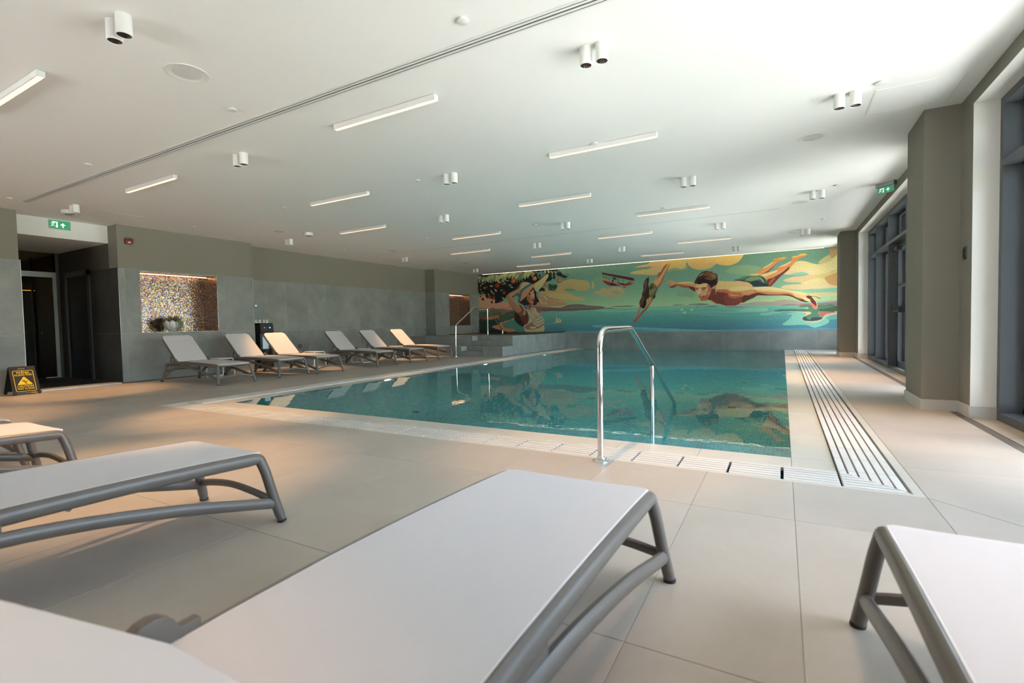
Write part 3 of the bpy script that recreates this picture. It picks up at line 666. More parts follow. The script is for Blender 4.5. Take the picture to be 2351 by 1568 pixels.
MURAL = """
132 168 128 1 1260 187 1267 168 1297 159 1332 164 1350 181 1346 207 1314 201 1273 199
134 168 122 1 1504 76 1531 60 1570 55 1620 57 1660 71 1679 93 1670 105 1600 105 1539 96 1508 87
122 158 122 1 796 76 823 63 860 73 878 97 857 116 806 113
232 206 130 1 1761 107 1784 90 1800 65 1815 55 1832 53 1854 57 1879 68 1906 75 1932 69 1953 58 1981 36 2005 22 2005 185 1950 188 1879 178 1834 159 1870 148 1897 133 1870 121 1839 108 1811 113 1791 119 1774 115
206 186 118 1 1904 71 1914 57 1932 42 1951 32 1951 13 1950 5 2005 2 2005 28 1974 38 1958 51 1955 63 1930 71
192 148 92 1 1949 3 1951 17 1950 31 1958 51 1967 45 1982 34 2005 22 2005 2
228 196 136 1 1751 176 1765 166 1797 164 1843 164 1879 159 1932 160 2005 161 2005 193 1897 196 1824 190 1768 184
232 186 128 1 1762 142 1772 135 1806 127 1843 126 1870 121 1897 125 1923 118 1906 134 1879 145 1850 156 1821 156 1787 152 1767 147
236 196 140 1 1761 104 1778 96 1811 96 1843 95 1868 102 1875 115 1861 114 1835 106 1811 111 1793 118 1772 114
130 190 150 1 1778 115 1806 111 1832 107 1854 110 1864 116 1854 121 1824 122 1797 120
212 150 86 1 1931 146 1932 127 1950 116 1984 104 2005 99 2005 189 1974 180 1946 168
222 192 112 1 1897 133 1923 120 1958 115 2005 99 2005 106 1967 123 1932 138 1925 145
128 178 138 1 1843 191 1915 191 1967 189 2005 191 2005 210 1932 207 1879 206
222 180 120 1 1870 209 1915 209 1967 212 2005 214 2005 226 1950 225 1897 221
168 196 134 1 1750 221 1843 217 2005 228 2005 251 1843 251 1730 240
222 184 112 1 1010 58 1025 49 1074 42 1123 36 1171 25 1218 7 1278 -7 1277 47 1255 46 1232 48 1213 55 1194 63 1170 71 1135 76 1086 69 1037 64
226 170 108 1 1040 25 1075 17 1111 13 1121 4 1133 -2 1241 -10 1264 16 1171 35 1128 36 1128 27 1094 27 1065 28
108 148 122 1 1025 39 1050 28 1094 27 1133 30 1130 34 1106 41 1062 41
228 186 98 1 1182 -5 1187 -28 1477 -26 1316 19 1314 41 1286 54 1266 46 1229 44 1201 50 1182 39
120 150 120 1 1316 13 1312 27 1315 41 1333 40 1325 33
230 180 98 1 1316 16 1322 32 1336 48 1360 60 1391 64 1423 61 1449 48 1460 35 1451 13 1460 -14 1316 -12
236 190 98 1 1451 8 1460 36 1479 46 1510 52 1539 49 1564 36 1580 17 1585 -12 1451 -15
150 162 110 1 1210 62 1233 47 1263 46 1286 54 1315 46 1324 50 1297 59 1256 58 1224 65
196 164 112 1 795 156 806 146 835 144 843 133 862 129 880 138 901 130 927 128 956 134 978 148 983 160 973 165 947 161 909 152 906 159 937 171 970 175 960 184 908 184 843 174 805 164
120 166 130 1 906 157 927 151 948 159 937 164 914 162
196 164 100 1 449 152 458 125 489 116 578 89 613 75 641 68 675 68 714 76 745 80 768 92 778 113 771 133 746 141 691 137 652 132 612 125 634 145 691 158 651 161 576 166 561 173 690 174 735 181 726 194 690 200 604 202 633 216 590 223 501 228 456 222 435 203
188 140 100 1 433 168 488 148 576 166 662 162 633 187 546 194 633 211 575 222 486 227 389 218 365 176
204 178 108 1 488 151 547 146 634 155 713 180 743 186 734 197 662 196 576 182 517 166
96 140 112 1 612 128 629 123 663 126 691 134 651 136 620 133
222 158 120 1 0 143 59 140 160 167 244 204 288 234 191 230 91 223 9 219 3 172
214 140 112 1 178 231 224 215 257 205 289 212 320 235 256 239
205 172 108 1 788 86 801 102 801 123 787 135
sea
120 190 158 1 788 257 868 254 946 264 1035 262 1121 255 1276 253 1276 267 1169 266 1072 269 946 272 841 267
112 178 150 1 1185 260 1255 265 1345 272 1433 266 1559 273 1689 259 1689 292 1599 287 1559 284 1610 270 1517 267 1389 260
128 190 158 1 1548 283 1569 280 1600 272 1689 272 1689 288 1630 290 1579 288
118 172 144 0 1316 288 1389 295 1475 302 1542 307 1475 306 1389 299
128 176 150 1 1657 303 1671 298 1689 299 1689 310 1671 309
120 186 160 1 1757 356 1765 348 1784 332 1798 314 1800 309 1776 303 1838 297 1884 297 1943 308 1978 314 1978 333 1949 337 1949 348 1936 358 1912 368 1891 374 1878 369 1863 362 1838 359 1792 360 1767 361
96 160 150 1 1937 330 1950 320 1979 314 2001 313 2001 337 1972 334 1950 337
120 180 150 1 1657 303 1669 297 1693 297 1721 292 1761 299 1722 303 1697 308 1672 309
104 160 170 1 805 340 988 354 1184 366 1367 376 1538 385 1639 388 1639 393 1366 388 1087 375 804 356
104 158 140 1 449 269 486 257 574 254 689 252 689 260 574 262 486 265
168 148 130 1 1536 253 1581 249 1631 243 1656 241 1685 243 1713 244 1745 238 1776 236 1800 240 1823 245 1853 256 1899 257 1979 247 2001 246 2001 299 1899 296 1827 267 1753 263 1680 259
140 110 104 1 1752 264 1768 259 1792 257 1823 261 1869 256 1906 256 1979 253 2001 251 2001 292 1899 282 1838 267
196 106 88 1 1812 265 1831 260 1853 257 1878 260 1878 269 1838 269
76 112 84 1 1826 272 1838 265 1853 262 1872 264 1878 271 1884 281 1899 287 1906 266 1937 267 1952 263 1965 266 1978 274 2001 278 2001 302 1943 299 1910 296 1905 310 1913 321 1922 324 1919 333 1899 339 1875 339 1853 340 1841 333 1844 324 1857 317 1872 309 1878 306 1876 299 1853 294 1792 292 1721 290 1732 285 1753 281 1792 281 1838 283 1863 284 1867 281 1863 277 1850 275
56 84 66 1 1721 290 1737 287 1792 288 1853 292 1866 296 1792 292
56 86 60 1 1908 286 1943 283 1978 274 2001 278 2001 302 1943 299 1913 296
214 188 150 1 1852 277 1861 276 1867 279 1866 282 1858 281
234 176 124 1 1745 292 1792 292 1846 295 1869 298 1878 304 1875 308 1860 314 1850 321 1841 324 1838 331 1843 338 1860 346 1878 349 1902 347 1918 340 1928 331 1937 320 1950 314 1979 312 2001 311 2001 299 1979 298 1950 306 1937 311 1928 321 1922 333 1905 340 1884 343 1861 341 1846 337 1840 331 1844 322 1853 316 1856 309 1853 303 1838 299 1792 295
180 100 84 1 1905 310 1910 301 1924 297 1950 299 1978 303 2001 306 2001 302 1950 308 1933 314 1925 323 1911 317
44 62 66 1 1841 331 1844 324 1853 319 1866 323 1887 325 1908 324 1922 328 1918 333 1905 339 1884 342 1861 341 1847 338
80 116 88 1 1857 323 1875 321 1878 329 1869 335 1861 330
118 122 112 1 1236 243 1262 240 1294 242 1300 244 1278 245 1250 245
122 120 110 1 1316 243 1345 240 1383 239 1411 242 1424 246 1400 249 1356 246
128 118 110 1 1354 259 1365 257 1381 259 1367 261
124 120 112 1 1402 258 1420 255 1450 254 1473 258 1454 260 1422 260
132 122 112 1 1492 263 1518 261 1559 261 1598 264 1579 268 1530 268
104 98 88 1 632 220 706 217 761 227 804 231 842 235 866 242 828 242 733 242 592 240
100 98 86 1 895 239 936 237 987 237 1018 238 1045 241 997 243 936 242
96 104 96 1 852 247 876 245 905 246 926 249 894 251
128 100 96 1 389 219 426 218 486 227 575 233 661 232 772 234 874 246 772 255 661 254 545 251 474 257 437 261 419 244
100 84 80 1 426 233 486 237 531 235 604 243 717 243 874 247 745 253 661 255 486 251
206 110 80 1 437 264 450 256 471 252 474 258 455 263
128 100 90 1 1 231 39 232 77 229 105 218 138 226 178 225 204 233 243 238 288 234 320 257 287 282 8 254
62 84 66 1 4 248 56 244 101 240 131 235 164 247 204 254 243 247 288 245 313 268 287 296 189 305 149 310 7 284
170 82 66 1 90 246 111 243 141 242 151 248 124 252
170 82 66 1 164 256 184 252 204 257 190 265 174 263
196 116 76 1 7 281 55 279 107 272 134 269 147 264 154 273 153 290 137 287 116 292 89 297 72 298 6 301
150 70 54 1 7 278 69 281 65 297 6 304
34 46 42 1 3 295 28 290 38 299 55 292 69 300 89 294 102 303 116 291 133 287 156 307 196 309 156 327 115 334 101 347 128 356 188 368 285 375 285 397 0 395
70 132 116 1 149 333 202 317 268 290 287 293 350 325 348 398 272 374 253 363 188 356 175 333
216 128 92 1 102 338 129 334 162 325 156 314 202 312 229 303 268 288 274 294 242 303 202 317 176 325 188 342 195 351 234 354 266 360 275 374 220 377 175 366 128 353
30 40 38 1 1 360 87 361 188 371 201 379 285 380 411 379 410 404 0 401
20 26 28 1 4 0 97 0 230 -2 382 -3 403 2 380 72 324 68 311 90 291 117 246 131 213 147 206 163 180 151 192 177 173 176 159 184 132 189 126 160 106 165 86 147 69 157 56 142 56 128 12 114 1 102
20 26 28 1 357 -2 461 -2 565 0 588 17 608 37 647 40 622 57 590 47 567 40 549 60 537 54 525 67 489 73 453 70 398 84 355 70
20 28 30 1 24 161 35 150 45 159 41 169
20 28 30 1 96 182 106 172 111 182 105 192
20 28 30 1 126 189 140 158 167 156 193 174 166 179 159 187
20 28 30 1 1 114 33 106 46 122 22 129
24 36 36 1 446 122 465 106 484 116 484 132 467 126 455 130
40 62 54 1 507 109 516 88 534 91 569 97 562 120 545 132 521 126 512 128
70 100 78 1 507 111 522 107 515 128 509 125
76 104 84 1 522 88 566 99 533 99
70 100 78 1 524 118 560 114 545 131
92 110 78 1 14 7 20 18 31 23 43 24 38 14 28 8
172 170 112 1 16 12 13 24 18 33 29 38 31 28 28 19
172 170 112 1 15 4 5 14 5 24 12 34 21 26 23 16
172 170 112 1 15 6 -2 10 -10 19 -13 31 1 28 12 20
92 110 78 1 53 18 64 29 78 34 92 34 83 24 70 17
156 162 104 1 56 19 60 36 72 47 88 53 84 39 74 26
92 110 78 1 53 19 46 34 49 49 58 60 63 48 63 33
156 162 104 1 50 15 40 25 38 36 42 47 51 39 55 28
172 170 112 1 51 20 36 27 30 38 30 51 42 45 51 35
92 110 78 1 54 12 34 14 21 22 12 34 29 33 44 26
172 170 112 1 105 11 119 22 134 26 149 24 138 15 123 9
130 140 92 1 102 7 112 23 127 33 144 39 136 25 123 13
156 162 104 1 111 8 109 21 115 32 126 41 127 29 123 17
172 170 112 1 111 12 99 26 94 43 94 58 105 46 112 30
156 162 104 1 103 10 85 19 74 33 70 48 86 41 99 28
130 140 92 1 104 9 87 8 74 14 65 24 80 24 94 20
172 170 112 1 136 9 146 25 161 33 179 35 170 22 156 11
156 162 104 1 141 13 140 31 150 44 165 54 165 39 158 23
156 162 104 1 136 10 136 30 144 48 157 62 157 45 151 26
172 170 112 1 141 11 129 24 128 39 134 53 144 42 148 28
92 110 78 1 139 17 121 28 111 43 108 59 123 50 135 36
130 140 92 1 138 12 115 18 99 31 90 46 109 41 127 30
130 140 92 1 192 3 206 13 221 18 236 18 225 9 210 3
156 162 104 1 194 4 206 20 223 32 240 38 230 24 215 12
156 162 104 1 196 9 195 27 203 42 215 54 215 38 210 23
130 140 92 1 193 3 187 21 190 39 199 54 204 38 203 20
130 140 92 1 198 8 186 22 182 38 185 53 195 41 201 26
156 162 104 1 198 4 178 12 166 26 159 41 176 34 191 22
130 140 92 1 194 6 177 6 163 12 153 21 168 21 183 17
92 110 78 1 224 6 235 19 250 25 265 27 255 16 241 8
130 140 92 1 228 7 232 19 241 27 252 32 248 22 241 13
130 140 92 1 229 0 230 15 237 28 248 37 248 24 243 11
92 110 78 1 229 1 222 13 221 26 224 38 231 28 234 15
172 170 112 1 226 0 212 7 204 18 199 29 211 23 221 13
156 162 104 1 223 2 206 4 193 12 185 22 200 20 213 14
130 140 92 1 276 2 294 18 315 27 335 31 321 17 300 6
156 162 104 1 276 3 278 22 289 37 304 47 302 31 293 15
92 110 78 1 281 8 277 26 283 42 293 54 297 39 294 23
172 170 112 1 280 2 265 17 256 35 254 53 267 40 277 22
130 140 92 1 277 2 257 7 242 19 232 32 249 27 266 18
156 162 104 1 275 5 254 4 237 11 225 21 242 22 260 17
92 110 78 1 308 3 326 19 347 29 368 33 353 19 333 7
130 140 92 1 313 4 323 22 339 36 356 44 347 29 333 14
92 110 78 1 314 6 314 29 322 49 334 65 334 46 328 25
92 110 78 1 313 9 305 28 306 49 312 67 319 50 320 29
92 110 78 1 311 5 295 26 289 49 288 71 301 53 310 31
172 170 112 1 310 7 291 17 281 32 277 49 293 40 306 26
130 140 92 1 315 7 289 13 268 26 252 41 274 35 297 24
156 162 104 1 343 4 360 14 378 17 394 15 380 7 362 2
92 110 78 1 347 11 353 24 364 32 377 35 372 24 362 15
130 140 92 1 348 4 350 22 361 36 374 46 373 31 365 15
172 170 112 1 345 9 340 25 343 39 351 52 356 39 355 24
130 140 92 1 346 10 334 20 330 32 332 44 342 36 348 25
92 110 78 1 342 5 325 13 317 25 314 39 328 33 339 22
172 170 112 1 376 5 386 14 398 18 409 16 401 8 390 3
92 110 78 1 373 8 377 20 387 28 399 33 395 22 386 13
172 170 112 1 369 3 364 16 366 29 374 40 379 28 378 15
92 110 78 1 370 3 360 9 357 19 357 28 366 23 371 14
156 162 104 1 375 3 362 3 353 9 346 16 358 17 368 13
196 158 112 1 27 58 33 63 41 63 47 61 42 56 35 55
150 146 100 1 20 62 16 68 18 74 23 79 26 74 26 68
176 140 100 1 88 76 98 83 109 84 118 80 110 74 99 72
176 140 100 1 156 57 164 63 174 63 182 60 175 55 166 53
176 140 100 1 176 45 182 54 191 58 201 59 196 51 187 46
176 140 100 1 195 58 198 66 205 72 213 75 211 68 205 61
176 140 100 1 218 54 227 55 232 53 236 48 229 46 223 48
176 140 100 1 154 15 148 24 150 32 157 38 162 31 161 23
150 146 100 1 12 94 16 99 22 101 28 100 25 95 19 93
196 158 112 1 7 29 5 39 10 48 17 54 19 45 16 36
176 140 100 1 228 80 238 83 248 82 256 79 247 76 237 75
196 158 112 1 240 89 249 95 258 98 268 97 261 92 251 88
196 158 112 1 98 101 97 112 102 121 109 128 110 119 106 109
196 158 112 1 73 126 75 132 80 137 87 139 85 133 81 128
196 158 112 1 128 97 128 107 135 114 144 119 143 111 138 102
196 158 112 1 44 81 43 87 47 93 52 97 52 91 50 85
150 146 100 1 168 110 176 112 184 111 190 108 183 105 175 106
196 158 112 1 114 119 114 127 118 133 124 137 124 131 121 124
196 158 112 1 182 68 185 73 190 74 194 72 192 69 187 67
150 146 100 1 82 167 89 161 91 155 91 148 86 153 82 159
156 162 104 1 485 2 481 11 485 18 493 23 496 15 494 7
172 170 112 1 509 4 505 13 510 21 518 27 520 18 518 10
130 140 92 1 526 8 527 19 535 26 544 30 543 20 538 12
130 140 92 1 547 9 550 20 558 28 569 31 566 22 559 13
92 110 78 1 565 8 569 17 577 22 586 22 582 14 575 9
130 140 92 1 535 30 530 37 532 45 538 51 542 44 542 37
156 162 104 1 555 31 553 39 557 46 563 51 565 44 563 37
172 170 112 1 356 7 352 14 355 21 362 25 365 19 364 12
156 162 104 1 375 5 371 15 375 23 382 29 385 21 383 13
130 140 92 1 400 4 403 15 411 22 421 25 418 16 411 8
92 110 78 1 418 5 424 15 432 18 442 19 437 11 430 5
130 140 92 1 409 18 399 22 397 29 398 37 406 34 410 28
86 116 108 1 436 23 452 8 470 9 493 27 478 39 460 49 448 54 439 42
60 84 80 1 461 14 484 24 472 28
30 46 46 1 445 26 454 24 460 38 448 51
110 130 92 1 602 37 616 28 636 32 645 45 630 49 616 42
24 36 34 1 582 35 602 37 622 49 636 46 619 60 604 53 587 46
24 36 34 1 514 23 526 21 525 67 516 63 507 71 499 68
24 36 34 1 546 38 555 50 549 63 540 51
90 28 18 1 72 85 68 91 60 94 53 91 50 84 53 78 61 75 68 78
150 48 30 1 71 84 68 90 61 92 55 89 52 83 55 78 62 76 69 79
180 57 36 1 69 83 67 86 64 87 60 86 59 83 60 80 64 79 67 80
90 26 16 1 166 79 160 90 146 94 133 88 128 76 134 66 147 62 160 67
150 44 28 1 165 77 160 87 149 90 138 86 133 76 138 66 149 63 161 68
180 52 33 1 161 75 158 80 152 82 146 80 144 75 146 70 153 68 158 70
114 48 26 1 283 57 278 68 265 72 252 67 247 55 253 44 266 41 278 46
190 80 44 1 283 56 278 65 267 69 256 64 252 54 257 45 268 42 278 47
228 96 52 1 279 54 276 59 270 61 265 58 262 53 265 49 271 47 276 49
96 30 18 1 207 127 203 133 195 136 187 133 184 125 187 118 196 116 204 119
160 50 30 1 207 126 203 132 196 134 189 131 187 125 190 119 197 116 204 119
192 60 36 1 204 124 203 127 199 129 195 127 193 124 195 121 199 120 203 121
102 36 20 1 42 118 38 125 30 127 22 124 19 117 23 111 31 109 38 112
170 60 34 1 41 118 38 123 31 125 25 122 22 117 25 111 32 109 39 112
204 72 40 1 39 117 37 119 34 120 30 119 29 116 30 113 34 112 37 114
96 30 19 1 98 147 95 154 86 157 77 153 74 146 78 139 87 136 95 139
160 50 32 1 98 146 95 152 87 155 80 152 77 145 80 139 88 137 95 140
192 60 38 1 95 145 94 148 90 149 86 148 84 144 86 141 90 140 94 142
96 30 19 1 130 156 126 163 117 166 108 162 104 154 108 147 117 144 126 148
160 50 32 1 129 155 126 161 118 164 111 161 108 154 111 147 119 145 126 148
192 60 38 1 127 154 125 157 121 158 117 157 115 153 117 150 121 148 125 150
84 27 18 1 26 141 24 145 19 146 14 145 13 140 14 136 20 135 24 137
140 46 30 1 26 140 24 144 20 145 16 143 14 140 16 136 20 135 24 137
168 55 36 1 25 140 24 141 21 142 19 141 18 139 19 138 22 137 24 138
90 30 20 1 180 182 177 186 172 188 167 186 165 181 167 177 173 176 178 177
150 50 34 1 180 182 177 185 173 187 169 185 167 181 169 177 173 176 178 178
180 60 40 1 178 181 177 183 174 183 172 183 171 181 172 179 175 178 177 179
123 62 31 1 433 50 427 60 415 64 403 59 399 48 404 37 416 34 428 39
206 104 52 1 432 49 428 58 417 61 407 56 403 47 408 38 418 35 428 39
247 124 62 1 429 47 426 52 421 53 415 51 413 46 415 41 421 39 426 42
123 66 36 1 507 88 503 97 493 99 484 96 480 87 484 78 494 76 503 80
206 110 60 1 506 87 503 94 495 97 487 94 484 86 487 79 495 77 503 80
247 132 72 1 504 86 502 90 497 91 493 89 492 85 493 82 498 80 502 82
123 60 30 1 597 72 593 82 582 85 571 80 567 70 572 61 583 58 593 62
206 100 50 1 597 71 593 79 584 82 575 78 571 70 575 62 584 59 593 63
247 120 60 1 594 69 592 74 587 75 582 73 580 69 582 65 587 63 592 65
42 30 28 1 275 253 300 263 325 291 343 322 330 344 308 338 280 315 269 295
188 160 120 1 345 359 339 344 362 334 393 326 472 327 471 379 348 378
206 186 140 1 336 342 349 325 375 292 369 264 357 242 382 245 395 229 420 230 425 247 440 266 467 289 479 308 474 338 468 377 348 375
190 136 98 1 389 232 407 235 413 255 431 283 412 288 394 276 382 251
212 168 122 1 395 238 407 244 422 277 406 282 391 265
140 148 140 1 375 270 400 298 449 278 455 283 406 305 381 292
140 148 140 1 393 309 430 307 470 289 473 296 433 314 399 318
140 148 140 1 411 326 442 324 477 304 478 313 445 331 420 333
150 110 84 1 343 342 374 326 393 315 411 337 435 346 472 327 471 338 435 357 386 365 349 359
222 196 140 1 374 348 411 346 423 354 392 359
132 72 52 1 295 206 327 213 345 230 363 253 369 276 372 303 362 325 343 333 324 313 306 274 278 251
96 48 40 1 313 274 338 269 360 264 369 287 362 320 340 331 321 308
184 124 90 1 212 158 216 144 239 128 278 113 304 101 314 79 327 66 349 66 345 81 323 107 303 123 277 138 258 151 270 175 295 201 311 221 323 241 313 257 294 257 269 236 244 204 222 178
132 72 52 1 215 175 228 190 256 219 278 245 300 257 323 244 338 269 319 280 294 265 269 239 237 204
206 146 104 1 239 137 281 119 310 106 320 96 323 79 330 85 316 107 291 125 258 143 251 154 276 183 308 218 301 223 264 183 238 156
96 48 40 1 255 154 281 141 303 126 297 139 277 150 261 159
96 48 40 1 288 100 304 84 317 73 310 93 294 106
42 30 28 1 315 185 353 159 379 121 410 101 425 123 427 156 445 190 432 198 423 211 408 213 392 207 376 240 351 231 333 208 311 199
190 120 86 1 359 153 372 135 397 122 410 109 413 128 415 145 416 161 413 175 408 189 406 202 392 207 377 196 362 178
226 160 112 1 378 138 403 122 411 134 409 156 402 169 396 161 384 149
176 84 60 1 359 159 372 154 381 171 377 187 365 178
84 40 34 1 370 143 381 138 391 144 381 149
84 40 34 1 405 133 412 131 414 138 408 140
66 34 30 1 375 133 391 130 388 133 378 136
110 34 30 1 393 180 405 177 413 180 405 186 396 185
200 120 90 1 403 161 410 158 415 167 409 169
140 76 56 1 364 209 389 207 392 221 382 237 370 231
36 26 26 1 407 103 416 112 425 134 427 162 442 187 426 195 418 178 415 145
196 176 128 1 317 96 327 74 349 66 374 70 395 81 379 88 354 100 326 118 316 112
206 142 102 1 315 182 322 157 329 130 367 107 398 86 444 64 478 42 502 27 511 31 508 47 477 83 446 116 428 132 410 101 379 129 353 156 321 182
208 190 122 1 410 101 423 80 454 60 484 40 505 27 511 31 506 49 483 80 452 114 428 133
76 90 88 1 302 198 296 181 309 151 316 118 348 95 386 77 398 82 354 106 329 127 320 152 315 176 311 193
70 86 88 1 287 147 313 132 316 140 302 162 296 150
150 164 160 1 302 195 317 199 339 219 348 236 346 267 338 275 330 265 338 252 339 236 323 213
122 138 140 1 342 214 358 211 373 231 379 251 370 248 358 228
110 130 120 1 425 134 434 129 436 151 445 165 433 162
220 196 160 1 467 160 482 159 499 181 501 188 490 181 479 164
214 180 140 1 436 173 457 182 472 205 466 209 451 188
220 186 150 1 475 199 487 197 499 211 493 212 484 202
226 196 150 0 559 283 576 321 553 321
200 150 112 0 559 283 556 297 553 321 562 321
226 206 160 0 572 294 588 308 592 318 582 323
214 186 140 0 535 322 573 319 592 319 585 325 544 326
118 168 146 0 487 330 538 325 573 325 544 329 502 331
78 28 28 0 846 45 853 42 939 62 1019 81 1029 84 1037 96 1032 100 974 85 897 64 851 51
104 36 34 0 849 44 939 62 1019 82 1024 84 938 65 851 46
40 40 40 0 856 55 858 55 853 78 852 77
40 40 40 0 862 56 863 57 859 79 857 79
40 40 40 0 874 58 875 59 871 82 869 82
40 40 40 0 879 60 880 60 874 85 873 85
40 40 40 0 892 62 893 62 886 87 885 87
40 40 40 0 896 64 897 64 891 89 890 89
40 40 40 0 945 77 946 77 941 106 939 105
40 40 40 0 950 79 951 79 946 108 944 108
40 40 40 0 973 84 974 84 965 112 963 112
40 40 40 0 977 85 978 85 970 113 969 113
40 40 40 0 1007 93 1008 93 1004 108 1003 108
40 40 40 0 1011 95 1012 95 1009 107 1008 107
142 44 42 0 851 86 878 92 902 98 928 104 974 112 989 113 999 108 1014 105 1028 109 1021 120 999 125 958 125 922 122 894 120 873 109 857 96
66 30 34 0 904 98 925 103 930 120 896 119
60 28 32 0 946 106 974 112 979 123 953 121
214 120 76 0 839 74 871 81 907 96 948 112 989 130 1006 137 996 136 958 122 912 104 870 89 844 79
206 128 84 0 840 70 857 75 868 81 852 79
150 50 44 0 966 131 984 130 991 135 973 136
44 66 60 0 907 78 913 71 931 75 936 90 915 86
36 30 32 1 907 91 912 87 919 98 910 99
206 110 96 0 1012 110 1024 109 1019 115 1012 115
168 76 50 1 1112 186 1124 184 1145 183 1150 195 1136 209 1121 233 1104 259 1072 293 1054 310 1041 329 1031 333 1026 330 1037 314 1049 304 1079 266 1084 261 1099 244 1109 213
214 138 84 1 1114 196 1129 185 1138 183 1131 204 1119 228 1096 254 1062 290 1047 307 1032 324 1042 312 1072 280 1099 244 1109 218
168 76 50 1 1062 241 1068 243 1067 258 1054 285 1042 312 1029 329 1028 324 1037 299 1050 272 1057 255
214 138 84 1 1062 243 1066 246 1060 263 1047 290 1032 321 1037 299 1052 270
168 76 50 1 1068 211 1075 189 1080 207 1067 226
96 98 58 1 1117 145 1122 123 1139 117 1163 138 1165 145 1158 162 1150 178 1149 193 1136 204 1121 194 1114 189 1114 169
120 120 74 1 1119 155 1139 151 1153 145 1146 161 1134 175 1117 186 1113 174
60 44 30 1 1119 140 1132 131 1139 120 1134 146 1124 155
50 40 28 1 1153 164 1165 145 1150 178 1150 195 1140 205 1136 195
214 138 84 1 1127 121 1141 105 1158 89 1170 78 1178 62 1197 30 1216 19 1211 33 1194 58 1185 77 1161 104 1146 118 1137 117
226 160 98 1 1141 117 1163 99 1185 72 1199 49 1215 21 1231 14 1227 27 1213 52 1199 75 1191 101 1179 129 1165 145 1156 135
168 76 50 1 1165 145 1179 129 1191 103 1201 75 1218 45 1231 14 1218 36 1199 73 1187 96 1177 119 1160 140
168 76 50 1 1166 75 1168 63 1180 63 1197 32 1216 19 1208 35 1192 58 1181 76 1163 92
52 32 28 1 1062 231 1065 211 1076 194 1078 172 1085 153 1086 124 1096 98 1115 84 1116 104 1112 125 1117 145 1116 169 1117 194 1102 208 1100 232 1092 251 1079 255 1068 246
92 50 40 1 1065 231 1070 206 1080 187 1092 193 1085 217 1075 239
110 66 48 1 1093 110 1105 96 1103 130 1095 159 1085 183 1090 144
26 22 22 1 1087 217 1099 208 1099 232 1089 251 1077 251
222 150 92 1 1209 124 1217 113 1228 107 1247 115 1260 122 1290 121 1324 122 1355 133 1364 149 1363 177 1346 172 1324 157 1301 153 1263 139 1246 149 1223 147 1233 139 1228 132
178 86 58 1 1233 140 1263 132 1290 136 1324 143 1359 156 1363 177 1346 172 1324 157 1297 153 1263 140 1246 150 1223 147
104 46 38 1 1324 147 1355 156 1363 177 1344 169 1328 157
132 60 44 1 1235 140 1263 134 1256 146 1242 151 1224 147
150 80 60 0 1212 124 1228 132 1230 136 1216 127
150 80 60 0 1217 115 1230 125 1233 128 1221 120
234 196 126 1 1263 123 1324 122 1355 133 1324 131 1283 129
222 150 92 1 1641 101 1653 89 1673 75 1696 62 1719 48 1721 34 1740 34 1761 29 1778 35 1759 43 1742 48 1723 64 1708 80 1692 96 1680 106 1661 109
228 130 60 1 1641 101 1649 91 1673 75 1704 69 1719 50 1723 35 1750 33 1776 34 1761 42 1742 47 1723 57 1704 73 1677 88 1657 100
240 196 120 1 1673 75 1696 62 1717 48 1719 52 1700 68 1680 78
240 170 60 1 1723 35 1742 34 1761 29 1776 34 1750 38
150 60 44 1 1665 107 1692 92 1711 76 1731 60 1742 48 1727 66 1708 86 1688 105
222 150 92 1 1661 109 1692 100 1731 90 1742 76 1750 70 1778 59 1795 50 1800 29 1824 27 1833 20 1854 21 1860 28 1843 35 1824 44 1811 58 1795 78 1772 104 1746 123 1723 150 1706 170 1696 168 1692 137
232 130 66 1 1733 86 1742 74 1759 77 1787 64 1800 40 1824 31 1859 28 1839 37 1821 46 1806 64 1787 79 1757 94 1731 105 1704 129 1692 131 1688 120 1711 113
244 206 130 1 1665 109 1704 99 1736 90 1731 101 1696 114 1680 119
244 196 120 1 1744 74 1769 63 1795 51 1791 60 1769 73 1750 76
244 190 80 1 1800 30 1824 27 1833 20 1854 21 1857 26 1833 29 1811 35
104 46 38 1 1692 135 1711 128 1738 114 1761 99 1787 77 1784 92 1750 122 1723 152 1706 170 1696 168
176 76 50 1 1700 147 1723 124 1727 131 1709 156 1700 164
240 190 126 1 1611 108 1625 102 1649 102 1665 107 1641 112
222 150 92 1 1461 127 1497 130 1528 132 1570 136 1600 149 1630 169 1669 169 1699 177 1699 198 1660 203 1640 215 1610 230 1575 244 1549 256 1518 256 1486 250 1461 244 1439 229 1424 222 1433 197 1455 182
232 188 112 1 1461 130 1497 130 1528 133 1570 138 1604 154 1630 171 1620 179 1580 184 1539 182 1514 174 1486 170 1459 173 1455 150
236 204 124 1 1530 165 1580 161 1620 170 1600 178 1559 183 1530 181 1518 174
190 92 60 1 1459 171 1507 173 1530 186 1580 190 1620 192 1650 192 1630 206 1600 207 1559 205 1528 199 1476 183
218 140 88 1 1575 188 1610 181 1640 185 1650 194 1620 201 1586 204
104 46 38 1 1424 222 1440 193 1461 180 1480 186 1503 189 1507 212 1501 252 1476 245 1461 242 1439 227
126 52 42 1 1503 189 1530 206 1579 211 1583 229 1575 242 1549 256 1518 256 1497 252
178 86 58 1 1514 198 1538 209 1575 206 1579 213 1538 220 1518 210
84 40 36 1 1584 208 1612 208 1656 199 1636 218 1610 230 1579 244
206 96 66 1 1433 222 1450 234 1467 247 1450 241 1435 229
52 78 62 1 1540 127 1565 121 1583 113 1619 111 1653 113 1673 119 1688 135 1696 155 1696 168 1633 166 1623 151 1605 138 1589 137 1565 130
116 142 92 1 1593 129 1619 115 1649 115 1665 123 1672 136 1661 131 1641 134 1619 137 1601 134
90 122 82 1 1552 127 1577 115 1609 112 1589 124 1573 126
30 44 52 1 1619 142 1649 137 1665 145 1680 152 1695 155 1695 168 1635 165
